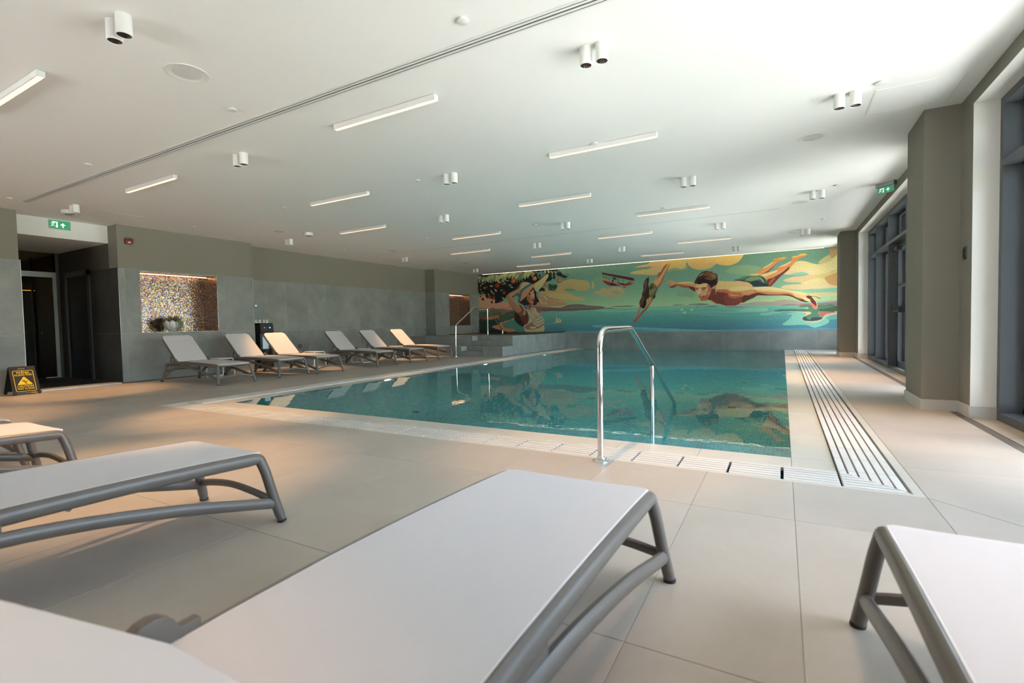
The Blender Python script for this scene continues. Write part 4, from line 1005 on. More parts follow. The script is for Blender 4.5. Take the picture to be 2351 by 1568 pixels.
196 200 140 1 1661 122 1672 136 1677 149 1671 143
34 46 46 0 1540 127 1565 129 1589 135 1609 138 1625 151 1633 166 1623 155 1605 140 1581 137 1552 130
240 176 120 1 1556 131 1589 138 1613 146 1629 165 1603 161 1564 145
232 188 112 1 1629 169 1665 167 1704 169 1730 176 1768 185 1806 196 1834 199 1861 211 1897 217 1911 226 1919 234 1909 234 1897 226 1877 226 1883 235 1897 251 1902 265 1900 284 1888 280 1879 262 1868 249 1843 246 1815 232 1797 217 1768 211 1721 211 1657 208 1633 196
214 120 78 1 1631 180 1657 190 1721 197 1768 200 1797 206 1811 222 1834 229 1855 234 1875 243 1868 248 1843 245 1815 232 1793 214 1750 208 1692 205 1653 205 1633 196
96 40 36 1 1613 208 1649 196 1692 206 1750 209 1783 210 1806 221 1828 235 1854 238 1868 248 1857 252 1832 244 1806 228 1783 218 1750 214 1692 212 1649 210 1623 220
86 38 36 1 1856 225 1865 220 1879 224 1897 226 1909 233 1919 234 1908 236 1895 227 1879 227 1886 238 1897 251 1901 267 1895 278 1886 267 1877 252 1872 245 1875 241 1865 234
224 100 66 1 1877 254 1886 261 1897 272 1900 284 1886 279
244 200 130 1 1834 225 1854 232 1875 241 1868 248 1854 245
236 180 110 1 1879 226 1893 240 1902 261 1900 280 1897 255 1886 238
240 208 140 1 1633 169 1704 170 1768 186 1824 198 1861 213 1834 218 1787 197 1730 187 1672 184 1637 178
206 128 92 1 1440 156 1451 150 1458 155 1460 178 1457 194 1446 182
110 48 40 1 1412 184 1433 167 1453 168 1455 191 1433 220 1414 221 1403 226
224 160 108 1 1357 135 1373 134 1412 131 1425 148 1435 170 1431 185 1420 210 1409 221 1394 228 1383 225 1376 211 1366 189 1358 175
206 90 62 1 1414 143 1429 155 1435 170 1429 181 1412 189 1420 171
190 92 66 1 1385 209 1403 200 1422 190 1420 208 1407 221 1392 226 1382 222
240 190 124 1 1366 140 1408 136 1412 152 1390 156 1368 152
240 184 124 1 1368 164 1383 164 1383 190 1372 194 1366 182
76 34 30 0 1359 159 1372 158 1371 163 1360 162
76 34 30 0 1383 159 1403 157 1414 160 1401 163 1386 161
84 36 30 0 1361 166 1372 167 1368 171
84 36 30 0 1388 167 1407 167 1396 172
150 70 52 0 1372 194 1385 191 1383 195 1374 198
64 24 24 1 1371 202 1385 203 1401 199 1390 208 1379 207
230 200 160 0 1379 203 1396 201 1387 205
190 110 84 1 1377 209 1390 210 1385 214 1379 213
52 32 28 1 1354 133 1355 121 1368 99 1386 79 1408 72 1425 75 1436 78 1438 72 1442 83 1455 88 1463 93 1466 109 1466 132 1459 148 1444 154 1435 163 1425 148 1414 136 1397 135 1375 140 1359 133 1357 140
112 62 42 1 1382 90 1404 78 1430 77 1451 90 1461 102 1451 118 1429 121 1403 110 1425 102 1403 96
140 82 54 1 1432 87 1455 91 1461 105 1446 115 1438 103
30 22 24 1 1368 122 1390 109 1423 121 1455 123 1451 145 1429 146 1403 129 1375 136
190 160 130 0 1375 97 1390 84 1399 79 1390 89 1379 99
190 150 120 0 1451 154 1455 155 1458 187 1454 177
206 210 150 0 1279 270 1289 259 1288 271
206 210 150 0 1289 271 1293 260 1296 271
200 206 150 0 1276 271 1298 272 1293 274 1282 274
206 210 150 0 1292 286 1302 275 1301 286
206 210 150 0 1302 286 1307 276 1309 287
200 206 150 0 1290 287 1311 287 1307 290 1296 290
206 210 150 0 1329 272 1340 261 1338 272
206 210 150 0 1340 272 1344 262 1346 272
200 206 150 0 1327 273 1348 273 1344 276 1333 276
"""
# ================================================================== MURAL (flat printed artwork on the far wall)
MW, MH = 2000, 385
def raster():
    yy_, xx_ = np.mgrid[0:MH, 0:MW].astype(np.float32)
    img = np.zeros((MH, MW, 3), np.float32)
    HZ = 247.0
    stops = [(0, (96, 136, 112)), (70, (108, 150, 124)), (150, (122, 170, 134)), (210, (150, 192, 142)), (HZ, (182, 204, 140))]
    sea = [(HZ, (120, 188, 160)), (270, (100, 172, 150)), (300, (84, 152, 140)), (340, (72, 130, 134)), (372, (66, 118, 132)), (385, (84, 150, 168))]
    for st, a, b in ((stops, 0, int(HZ)), (sea, int(HZ), MH)):
        ys = np.arange(a, b); col = np.stack([np.interp(ys, [s[0] for s in st], [s[1][c] for s in st]) for c in range(3)], 1)
        if st is stops: img[a:b] = col[:, None, :]
        else: seacol = (a, b, col)
    for line in MURAL.strip().split('\n'):
        if line == 'sea':
            a, b, col = seacol; img[a:b] = col[:, None, :]
            for k in range(26):          # painted wave streaks
                y0 = rnd.randint(a + 4, b - 8); x0 = rnd.randint(0, MW); w = rnd.randint(200, 700); h = rnd.uniform(1.5, 5)
                d = np.abs(yy_ - y0 - 3 * np.sin((xx_ - x0) / 90.0)) / h + ((xx_ - x0) / w) ** 2
                m = np.clip(1 - d, 0, 1)[..., None] * (yy_[..., None] >= a); img += m * rnd.choice((-9, 8, 10)) 
            continue
        p = np.array(line.split(), np.float32); col = p[:3]; sm = p[3] > 0; q = p[4:].reshape(-1, 2)
        if sm and len(q) > 3:
            o = []; n = len(q)
            for i in range(n):
                p0, p1, p2, p3 = q[i - 1], q[i], q[(i + 1) % n], q[(i + 2) % n]
                for t in (0, .25, .5, .75):
                    o.append(.5 * (2 * p1 + (p2 - p0) * t * .7 + (2 * p0 - 5 * p1 + 4 * p2 - p3) * t * t * .7 + (3 * p1 - p0 - 3 * p2 + p3) * t ** 3 * .7) + (.3 * ((p2 - p1) * t) if True else 0))
            q = np.array(o, np.float32)
        x0 = max(int(q[:, 0].min()) - 1, 0); x1 = min(int(q[:, 0].max()) + 2, MW); y0 = max(int(q[:, 1].min()) - 1, 0); y1 = min(int(q[:, 1].max()) + 2, MH)
        if x1 <= x0 or y1 <= y0: continue
        cov = np.zeros((y1 - y0, x1 - x0), np.float32)
        for sub in (.25, .75):
            X = np.arange(x0, x1)[None, :] + .5
            Y = np.arange(y0, y1)[:, None] + sub
            ins = np.zeros((y1 - y0, x1 - x0), bool)
            for i in range(len(q)):
                ax, ay = q[i]; bx, by = q[(i + 1) % len(q)]
                if ay == by: continue
                c = ((ay > Y) != (by > Y)); xi = (bx - ax) * (Y - ay) / (by - ay) + ax
                ins ^= c & (X < xi)
            cov += ins * .5
        reg = img[y0:y1, x0:x1]; reg += (col - reg) * cov[..., None]
    rs = np.random.RandomState(3)
    g = rs.normal(0, 1, (MH, MW)); g = (g + np.roll(g, 1, 0) + np.roll(g, 1, 1)) / 1.7
    img += g[..., None] * 7.0        # printed paper grain
    return np.clip(img, 0, 255) / 255.0
px = raster()
im = bpy.data.images.new('mural_print', MW, MH, alpha=False)
rgba = np.ones((MH, MW, 4), np.float32); rgba[..., :3] = px[::-1]
im.pixels.foreach_set(rgba.ravel()); im.update(); im.pack()
m, nt, b = newmat('mural_print')
ti = N(nt, 'ShaderNodeTexImage'); ti.image = im; ti.interpolation = 'Linear'; ti.extension = 'EXTEND'
uv = N(nt, 'ShaderNodeUVMap'); nt.links.new(uv.outputs[0], ti.inputs[0])
gm = N(nt, 'ShaderNodeGamma'); nt.links.new(ti.outputs[0], gm.inputs[0]); gm.inputs[1].default_value = MURAL_GAMMA
ml = mixc(nt, 1.0, gm.outputs[0], (MURAL_GAIN,) * 3, 'MULTIPLY')
nt.links.new(ml, b.inputs['Base Color']); b.inputs['Roughness'].default_value = 0.6; b.inputs['Specular IOR Level'].default_value = 0.2
bm = B(); box(bm, XLP, XR, YM - .010, YM, .592, ZC - .002)
me = mesh('mural', bm, m)
ul = me.uv_layers.new(name='UVMap')
for lp in me.loops:
    c = me.vertices[lp.vertex_index].co; ul.data[lp.index].uv = ((c.x + 11.02) / 12.54, (c.z - .585) / 2.415)
tag(obj('mural', me, m), 'long painted mural of a sunhat woman, biplane, diver and flying swimmer over the sea', 'mural')

# ================================================================== LOUNGERS
def make_lounger():
    # local axes: +x towards the foot end, origin on the floor under the middle
    t_ = thing('sun_lounger', 'x', 'lounger', (0, 0, 0))
    X = lambda x: x + .92
    rail = [(-1.72, .318), (-1.58, .336), (-1.40, .350), (-1.15, .360), (-.90, .360), (-.62, .354), (-.35, .344), (-.13, .332)]
    L_ = [(X(x), .292, z) for x, z in rail]
    path = smooth_path(L_, 3)
    bm = B()
    for sg in (1, -1):
        el = round_path([path[-1], Vector((X(-.072), .292, .329)), Vector((X(-.058), .3015, .262))], .055, 6)
        tube(bm, [Vector((p.x, sg * p.y, p.z)) for p in path[:-1] + el], [.020] * (len(path) - 1) + [.020] * (len(el) - 2) + [.0185, .0175], [.030] * (len(path) - 1) + list(np.linspace(.030, .021, len(el))), 12)
    tube(bm, [(X(-.082), -.285, .326), (X(-.082), .285, .326)], .014, .020, 8)
    tube(bm, [(X(-1.70), -.30, .315), (X(-1.70), .30, .315)], .018, .024, 8)
    tube(bm, [(X(-.80), -.28, .335), (X(-.80), .28, .335)], .012, .018, 8)
    obj('frame', bm, M_LFRAME, t_, True)
    for s in (1, -1):
        bm = B(); tube(bm, smooth_path([(X(-.078), s * .290, .330), (X(-.055), s * .303, .26), (X(-.03), s * .322, .13), (X(-.002), s * .340, .012)], 3), .022, [.024] * 9 + [.019], 12, up=(1, 0, 0))
        fl = obj('front_leg', bm, M_LFRAME, t_, True)
        bm = B(); tube(bm, [(X(-.004), s * .339, .014), (X(0), s * .342, 0)], .0225, .0215, 12, up=(1, 0, 0)); obj('foot_cap', bm, M_RUBBER, fl, True)
        bm = B(); tube(bm, smooth_path([(X(-1.69), s * .297, .315), (X(-1.735), s * .312, .2), (X(-1.795), s * .338, .012)], 4), .019, .024, 10, up=(1, 0, 0))
        rl = obj('rear_leg', bm, M_LFRAME, t_, True)
        bm = B(); tube(bm, [(X(-1.79), s * .337, .03), (X(-1.80), s * .342, 0)], .025, .028, 10, up=(1, 0, 0)); obj('foot_cap', bm, M_RUBBER, rl, True)
        arch = [(-.028, .325, .098), (-.20, .322, .142), (-.45, .316, .205), (-.75, .308, .262), (-1.0, .302, .292), (-1.20, .300, .296), (-1.38, .304, .268), (-1.55, .314, .20), (-1.68, .324, .115), (-1.76, .332, .045)]
        bm = B(); tube(bm, smooth_path([(X(a), s * y, z) for a, y, z in arch], 3), .018, .026, 10)
        box(bm, X(-1.19), X(-.98), s * .296 - .010, s * .296 + .010, .29, .345)
        obj('side_arch', bm, M_LFRAME, t_, True)
    for x0, z0, z1, n in ((-.024, .105, .150, 'front_stretcher'), (-1.735, .20, .225, 'rear_stretcher')):
        bm = B(); tube(bm, smooth_path([(X(x0), -.325, z0), (X(x0 - .012), -.18, (z0 + 2 * z1) / 3), (X(x0 - .015), 0, z1), (X(x0 - .012), .18, (z0 + 2 * z1) / 3), (X(x0), .325, z0)], 4), .014, .019, 8)
        obj(n, bm, M_LFRAME, t_, True)
    # seat sling: a sheet that follows the rails
    xs_ = [-1.41, -1.25, -1.0, -.8, -.6, -.4, -.22, -.12, -.082, -.056]
    def zr(x): return float(np.interp(x, [r[0] for r in rail] + [-.06], [r[1] for r in rail] + [.328])) + .030
    bm = B(); rows = []
    for x in xs_:
        w = .282 if x < -.1 else (.278 if x < -.08 else .266)
        rows.append([bm.verts.new((X(x), w * k, zr(x) - (.002 if abs(k) < .9 else 0) - (.004 if x > -.08 else 0))) for k in (-1, -.96, -.5, 0, .5, .96, 1)])
    for a, b_ in zip(rows, rows[1:]):
        for j in range(6): bm.faces.new((a[j], a[j + 1], b_[j + 1], b_[j]))
    r = bmesh.ops.extrude_face_region(bm, geom=bm.faces[:]); bmesh.ops.translate(bm, vec=(0, 0, -.012), verts=[v for v in r['geom'] if isinstance(v, bmesh.types.BMVert)])
    st = obj('seat_sling', bm, M_FABRIC, t_, True)
    for s in (1, -1):
        bm = B(); tube(bm, [(X(x), s * .283, zr(x) - .004) for x in xs_[:-2]] + [(X(-.085), s * .282, zr(-.09) - .005), (X(-.066), s * .274, zr(-.07) - .008)], .0045, n=6); obj('edge_bead', bm, M_BEAD, st, True)
    # backrest
    th = math.radians(42); h0 = Vector((X(-1.385), 0, .372)); d = Vector((-math.cos(th), 0, math.sin(th))); nrm = Vector((math.sin(th), 0, math.cos(th)))
    Lb = .70
    P = lambda u, y, w=0: h0 + d * u + Vector((0, y, 0)) + nrm * w
    loop = round_path([P(.02, .280), P(Lb, .268), P(Lb, -.268), P(.02, -.280)], .10, 7)
    bm = B(); tube(bm, loop, .017, .020, 10, up=nrm); tube(bm, [P(.25, -.27), P(.25, .27)], .012, .014, 8, up=nrm)
    bf = obj('backrest_frame', bm, M_LFRAME, t_, True)
    out = [(.0, .272), (.0, -.272)]
    outline = rrect(-.1, Lb + .012, -.274, .274, .095, 6)
    outline = [(max(u, .0), v * (1 - .03 * max(u, 0) / Lb)) for u, v in outline]
    bm = B(); prism(bm, outline, lambda u, v, t: P(u, v, t), .012, .026); bs = obj('backrest_sling', bm, M_FABRIC, t_, True)
    bm = B(); q = [P(u, v, .024) for u, v in outline if u > .001]; tube(bm, q, .0055, n=6, up=nrm); obj('edge_bead', bm, M_BEAD, bs, True)
    for s in (1, -1):
        bm = B(); tube(bm, [(X(-1.385), s * .286, .392), (X(-1.385), s * .318, .392)], .047, n=16, up=(1, 0, 0)); box(bm, X(-1.39), X(-1.30), s * .303 - .012, s * .303 + .012, .362, .400)
        obj('hinge_bracket', bm, M_LFRAME, t_, True, bevel=.002)
        bm = B(); tube(bm, [P(.24, s * .262, -.01), (X(-1.60), s * .272, .345)], .011, .014, 8); tube(bm, [P(.14, s * .262, -.01), P(.24, s * .262, -.10)], .008, n=6); obj('support_strut', bm, M_LFRAME, t_, True)
    return t_
lg = make_lounger()
loungers = [
    (-9.42, 5.21, 0.01, 'off-white sling lounger in front of the lit niche with the flower pot', 'loungers along the left wall'),
    (-9.50, 6.45, 0.0, 'off-white sling lounger just left of the black water dispenser', 'loungers along the left wall'),
    (-9.36, 7.24, -0.01, 'off-white sling lounger just right of the black water dispenser', 'loungers along the left wall'),
    (-9.38, 8.97, 0.0, 'off-white sling lounger fourth from the alcove, beyond the wall socket', 'loungers along the left wall'),
    (-9.40, 10.17, 0.0, 'off-white sling lounger second from the steps, in the wall row', 'loungers along the left wall'),
    (-9.48, 11.47, 0.0, 'off-white sling lounger nearest the platform steps and thin handrail', 'loungers along the left wall'),
    (-.705, .90, PI / 2, 'large foreground sling lounger in front of the pool handrail, its raised backrest nearest the camera', 'foreground loungers'),
    (-2.525, .62, PI / 2, 'foreground sling lounger on the left with its grey side rail and shadow in view', 'foreground loungers'),
    (.545, .89, PI / 2, 'foreground sling lounger cut off by the right edge of the photo', 'foreground loungers'),
    (-4.245, .44, PI / 2, 'sling lounger partly hidden behind the left foreground lounger', 'foreground loungers'),
    (-5.06, .42, PI / 2, 'sling lounger of which only a grey corner shows at the left edge', 'foreground loungers')]
for i, (x, y, a, lab, g) in enumerate(loungers):
    if i == 0:
        lg.location = (x, y, 0); lg.rotation_euler = (0, 0, a); lg['label'] = lab; lg['group'] = g
    else: dup(lg, (x, y, 0), a, lab, g)

# ================================================================== SIDE TABLES
def make_table():
    t_ = thing('side_table', 'x', 'table', (0, 0, 0), 0, 'white side tables between the loungers')
    bm = B(); prism(bm, rrect(-.19, .19, -.155, .155, .03), lambda u, v, t: (u, v, t), .368, .382); obj('table_top', bm, M_TABLETOP, t_, bevel=.003)
    for s in (1, -1):
        y = s
        bm = B(); pts = [(s * .20, -.165, .008), (s * .20, .165, .008)]
        q = round_path([Vector((s * .185, -.14, .375)), Vector((s * .205, -.17, .010)), Vector((s * .205, .17, .010)), Vector((s * .185, .14, .375))], .035, 5)
        q = [Vector((s * .185, 0, .375)), *round_path([Vector((s * .185, 0, .375)), Vector((s * .185, -.155, .375)), Vector((s * .205, -.172, .010)), Vector((s * .205, .172, .010)), Vector((s * .185, .155, .375)), Vector((s * .185, 0, .375))], .03, 5)[1:-1]]
        tube(bm, q, .0105, n=8, up=(1, 0, 0), closed=True); obj('leg_loop', bm, M_WPLASTIC, t_, True)
    return t_
tb = make_table()
for i, (x, y, lab) in enumerate([(-10.07, 5.84, 'white side table between the niche lounger and the next one'), (-10.05, 8.12, 'white side table right of the water dispenser, below the wall socket'), (-9.95, 9.57, 'white side table between the fourth and fifth wall loungers'), (-9.95, 10.85, 'white side table between the two loungers nearest the steps')]):
    if i == 0: tb.location = (x, y, 0); tb['label'] = lab
    else: dup(tb, (x, y, 0), 0, lab)

# ================================================================== HANDRAILS
def flange(parent, x, y, z=0, r=.055):
    bm = B(); lathe(bm, [(r, 0), (r, .006), (r * .9, .010), (.028, .012), (.026, .03), (.021, .034)], 20, (x, y, z)); f_ = obj('base_flange', bm, M_STEEL, parent, True)
    bm = B()
    for k in range(4):
        a = PI / 4 + k * PI / 2; lathe(bm, [(.009, 0), (.009, .010), (.005, .013)], 8, (x + r * .72 * math.cos(a), y + r * .72 * math.sin(a), z + .008))
    obj('bolt', bm, M_STEEL, f_, True)
hr = thing('handrail', 'large polished steel handrail at the near edge of the pool', 'handrail', (-1.10, 3.22, 0))
p = round_path([(0, 0, .0), (0, 0, .905), (0, .80, .905), (0, 2.66, -.01), (0, 2.68, -.8)], .20, 9)
p = round_path([(0, 0, .0), (0, 0, .905), (0, .82, .905)], .16, 9)[:-1] + round_path([(0, .60, .905), (0, .80, .905), (0, 2.64, .0), (0, 2.655, -.7)], .06, 5)
bm = B(); tube(bm, p, .0215, n=18, up=(1, 0, 0)); obj('rail', bm, M_STEEL, hr, True)
bm = B(); tube(bm, [(0, 1.535, .525), (0, 1.535, -.75)], .0195, n=16, up=(1, 0, 0)); obj('post', bm, M_STEEL, hr, True)
flange(hr, 0, 0); flange(hr, 0, 1.535, -.60)
h2 = thing('handrail', 'thin steel handrail climbing the platform steps on the left', 'handrail', (-8.49, 11.88, 0))
bm = B(); tube(bm, round_path([(0, 0, 0), (0, .02, .95), (0, 1.03, 1.485), (0, 1.83, 1.485), (0, 2.80, .745)], .05, 4), .02, n=12, up=(1, 0, 0)); obj('rail', bm, M_STEEL, h2, True)
bm = B(); tube(bm, [(0, 1.82, .597), (0, 1.82, 1.475)], .02, n=12, up=(1, 0, 0)); obj('post', bm, M_STEEL, h2, True)
bm = B(); tube(bm, [(0, 2.79, .625), (0, 2.79, .75)], .02, n=12, up=(1, 0, 0)); obj('post', bm, M_STEEL, h2, True)
flange(h2, 0, 0)

# ================================================================== CEILING FITTINGS
ROWY = [1.63, 3.54, 5.47, 7.43, 9.36, 11.31, 13.26, 15.16]
ROWN = ['first row over the foreground', 'second row from the camera', 'third row from the camera', 'fourth row from the camera', 'fifth row from the camera', 'sixth row from the camera', 'seventh row from the camera', 'eighth row beside the mural']
SPOTS = {0: (-3.78, .55), 1: (-9.92, -5.53, -1.22), 2: (-3.93, .52), 3: (-9.92, -5.51, -1.18), 4: (-3.89, .49), 5: (-9.87, -5.48, -1.16), 6: (-3.86, .45), 7: (-9.86, -5.47, -1.13)}
BARS = {0: (-5.66,), 1: (-7.57, -3.31), 2: (-6.08, -1.82), 3: (-7.60, -3.28), 4: (-6.06, -1.77), 5: (-7.53, -3.22), 6: (-5.98, -1.74), 7: (-7.50, -3.17)}
def place_name(k, n): return {1: ['single'], 2: ['left', 'right'], 3: ['left', 'middle', 'right']}[n][k]
def make_spot():
    t_ = thing('twin_spotlight', 'x', 'ceiling light', (0, 0, ZC), 0, 'white twin cylinder ceiling spotlights')
    for s in (-.062, .062):
        bm = B(); lathe(bm, [(.046, 0), (.046, -.128), (.043, -.130), (.041, -.128), (.034, -.075), (.034, -.075)], 22, (s, 0, 0), True, True); c = obj('cylinder', bm, M_LAMPW, t_, True)
        bm = B(); lathe(bm, [(.0405, -.126), (.0335, -.074)], 20, (s, 0, 0), False, False); obj('baffle', bm, M_BLACK, c, True)
        bm = B(); lathe(bm, [(.0, -.077), (.022, -.078), (.024, -.076)], 14, (s, 0, 0), False, False); obj('bulb', bm, M_BULB, c)
    return t_
sp = make_spot(); first = True
def spot_lamp(x, y, k=1.0):
    # the lamp of a twin fitting, aimed straight down
    ld = bpy.data.lights.new('spot_lamp', 'SPOT'); ld.energy = SPOT_W * k; ld.color = (1.0, .55, .25); ld.spot_size = math.radians(56); ld.spot_blend = .7; ld.shadow_soft_size = .03
    lo = bpy.data.objects.new('spot_lamp', ld); COL.objects.link(lo); lo.location = (x, y, ZC - .135)
for r_, xs_ in SPOTS.items():
    for k, x in enumerate(xs_):
        nm = place_name(k, len(xs_))
        lab = 'white twin cylinder spotlight, %s one in the %s' % (nm, ROWN[r_])
        if first: sp.location = (x, ROWY[r_], ZC); sp['label'] = lab; first = False
        else: dup(sp, (x, ROWY[r_], ZC), 0, lab)
        spot_lamp(x, ROWY[r_], 1.35 if x < -3.5 else (.22 if r_ == 0 else (.8 if r_ < 4 else 1.5)))

for x, y, lab in ((-9.9, -.3, 'white twin cylinder spotlight behind the camera at the left wall'), (-5.5, -.3, 'white twin cylinder spotlight behind the camera over the left loungers'), (-1.2, -.3, 'white twin cylinder spotlight directly behind the camera'), (-8.2, 1.63, 'white twin cylinder spotlight above the loungers at the left frame edge')):
    dup(sp, (x, y, ZC), 0, lab); spot_lamp(x, y, .35 if x > -2 else 1.1)
def make_bar():
    t_ = thing('linear_light', 'x', 'ceiling light', (0, 0, ZC), 0, 'linear ceiling light bars')
    bm = B(); box(bm, -.635, .635, -.027, .027, -.052, -.004); obj('housing', bm, M_LAMPW, t_, bevel=.002)
    bm = B(); box(bm, -.628, .628, -.018, .018, -.0545, -.0515); obj('diffuser', bm, M_LEDBAR, t_)
    bm = B(); box(bm, -.4, .4, -.015, .015, -.005, 0); obj('mount', bm, M_ALU, t_)
    return t_
br = make_bar(); first = True
for r_, xs_ in BARS.items():
    for k, x in enumerate(xs_):
        lab = 'lit linear ceiling lamp, %s one in the %s' % (place_name(k, len(xs_)), ROWN[r_])
        if first: br.location = (x, ROWY[r_], ZC); br['label'] = lab; first = False
        else: dup(br, (x, ROWY[r_], ZC), 0, lab)
# flush loudspeakers
bm = B(); lathe(bm, [(.155, 0), (.155, -.004), (.148, -.006), (.140, -.003)], 28); SPK = mesh('rim', bm, M_LAMPW, True)
bm = B(); lathe(bm, [(.140, -.0025), (.03, -.004), (.012, -.006), (.004, -.006)], 28, cap0=False); SPG = mesh('grille', bm, plain('speaker_grille', (.66, .66, .62), .8), True)
for x, y, lab in [(-4.13, 2.23, 'large round flush ceiling speaker nearest the camera, left of the slot diffuser'), (.30, 6.60, 'round flush ceiling speaker in front of the wide right column'), (.25, 10.09, 'round flush ceiling speaker on the window side, second from the wide column'), (-9.24, 6.69, 'round flush ceiling speaker above the loungers beside the water dispenser'), (-9.22, 10.12, 'round flush ceiling speaker above the middle of the left wall row'), (.23, 13.60, 'round flush ceiling speaker beside the far right column'), (-9.19, 13.50, 'round flush ceiling speaker above the platform steps')]:
    t_ = thing('ceiling_speaker', lab, 'speaker', (x, y, ZC), 0, 'flush ceiling speakers'); obj('rim', SPK, None, t_); obj('grille', SPG, None, t_)
# small concealed sprinkler discs
bm = B(); lathe(bm, [(.030, 0), (.030, -.008), (.042, -.010), (.042, -.014), (.038, -.016)], 20); DSC = mesh('disc', bm, M_LAMPW, True)
for x, y, lab in [(-1.87, 2.79, 'flat white sprinkler disc above the handrail, between slot diffuser and twin spotlight'), (-4.45, 2.79, 'flat white sprinkler disc near the largest ceiling speaker'), (-7.35, 2.78, 'flat white sprinkler disc left of the slot diffuser, above the floor sign side'), (.75, 5.38, 'flat white sprinkler disc beside the twin spotlight at the wide column'), (-1.87, 5.42, 'flat white sprinkler disc against the right lamp bar of the third row'), (-4.47, 5.44, 'flat white sprinkler disc left of the third row left spotlight'), (-10.11, 2.84, 'flat white sprinkler disc at the left end of the slot diffuser'), (-7.35, 5.43, 'flat white sprinkler disc left of the third row lamp bar'), (-10.08, 5.44, 'flat white sprinkler disc in front of the red fire alarm wall'), (-1.88, 9.16, 'flat white sprinkler disc above the fifth row right lamp bar'), (.74, 9.15, 'flat white sprinkler disc before the hanging exit sign'), (.74, 12.07, 'flat white sprinkler disc right of the sixth row, near the windows'), (-7.27, 9.10, 'flat white sprinkler disc left of the fifth row left lamp bar'), (-4.45, 9.12, 'flat white sprinkler disc left of the fifth row left spotlight'), (-10.08, 9.19, 'flat white sprinkler disc above the wall loungers beyond the dispenser'), (-1.75, 14.83, 'flat white sprinkler disc near the mural, right of the plane')]:
    tag(obj('sprinkler_disc', DSC, None, None, loc=(x, y, ZC)), lab, 'sprinkler', 'concealed sprinkler discs')
for x, y, lab in [(-10.42, 3.64, 'thick round smoke detector above the alcove exit sign'), (-8.91, 7.16, 'round white smoke detector above the water dispenser lounger')]:
    t_ = thing('smoke_detector', lab, 'detector', (x, y, ZC)); bm = B(); lathe(bm, [(.10, 0), (.10, -.045), (.09, -.06), (.062, -.062)], 24); obj('body', bm, M_LAMPW, t_, True); bm = B(); lathe(bm, [(.06, -.0615), (.045, -.068), (.01, -.069)], 20, cap0=False); obj('sensor_mesh', bm, plain('sensor_mesh', (.3, .3, .29), .6), t_, True)
# slot diffuser across the ceiling
sd = thing('slot_diffuser', 'long triple slot air diffuser crossing the ceiling near the camera', 'air vent', (-4.6, 3.05, ZC - .001))
bm = B(); box(bm, -5.66, 6.0, -.05, .05, -.0015, 0); obj('backing', bm, plain('dark_slot', (.10, .095, .075), .8), sd)
for y in (-.0475, -.018, .018, .0475):
    bm = B(); box(bm, -5.66, 6.0, y - .009, y + .009, -.006, 0); obj('rib', bm, M_LAMPW, sd)
sj = B(); box(sj, -5.1, 5.1, -.006, .006, -.0015, 0); tag(obj('ceiling_joint', sj, plain('shadow_joint', (.42, .42, .39), .9), None, loc=(-5.15, 10.47, ZC)), 'thin straight expansion joint across the far half of the ceiling', 'joint')
for i, (x, y, w, d_, lab) in enumerate([(-10.3, 4.23, .62, .62, 'square flush access panel in the ceiling beside the alcove'), (1.06, 5.87, .62, .62, 'square flush access panel in the ceiling beside the wide column'), (-9.95, 11.05, .62, .62, 'square flush access panel by the far left spotlight')]):
    t_ = thing('access_panel', lab, 'hatch', (x, y, ZC), 0, 'ceiling access panels')
    bm = B(); box(bm, -w / 2 + .004, w / 2 - .004, -d_ / 2 + .004, d_ / 2 - .004, -.002, 0); obj('panel', bm, M_CEIL, t_)
    bm = B()
    for q in ((-w / 2 - .012, -w / 2, -d_ / 2 - .012, d_ / 2 + .012), (w / 2, w / 2 + .012, -d_ / 2 - .012, d_ / 2 + .012), (-w / 2, w / 2, -d_ / 2 - .012, -d_ / 2), (-w / 2, w / 2, d_ / 2, d_ / 2 + .012)): box(bm, *q, -.003, 0)
    obj('panel_frame', bm, M_WHITE, t_)
# LED profile washing the mural
lp = thing('led_profile', 'glowing warm LED line where the ceiling meets the mural', 'light strip', (-4.83, 16.98, ZC))
bm = B(); box(bm, -5.9, 5.9, -.016, .016, -.012, 0); obj('profile', bm, M_LAMPW, lp)
bm = B(); box(bm, -5.89, 5.89, -.010, .010, -.017, -.0125); obj('diffuser', bm, M_LED, lp)

# ================================================================== SIGNS AND WALL FITTINGS
def flat_poly(name, polys, fn, mat, parent, t0=0, t1=.0012):
    bm = B()
    for q in polys: prism(bm, q, fn, t0, t1)
    return obj(name, bm, mat, parent)
MAN = [[(.052, .112), (.060, .120), (.068, .112), (.060, .104)], [(.046, .098), (.060, .100), (.062, .092), (.054, .068), (.044, .070), (.046, .085)], [(.046, .098), (.030, .092), (.024, .078), (.030, .076), (.036, .088), (.048, .092)], [(.058, .098), (.070, .086), (.084, .088), (.084, .094), (.072, .094), (.062, .102)],
       [(.044, .072), (.056, .068), (.060, .054), (.076, .050), (.076, .043), (.056, .046)], [(.044, .072), (.054, .066), (.046, .046), (.030, .034), (.018, .034), (.018, .042), (.036, .050)]]
ARR = [[(.18, .022), (.20, .022), (.20, .062), (.232, .062), (.19, .108), (.148, .062), (.18, .062)]]
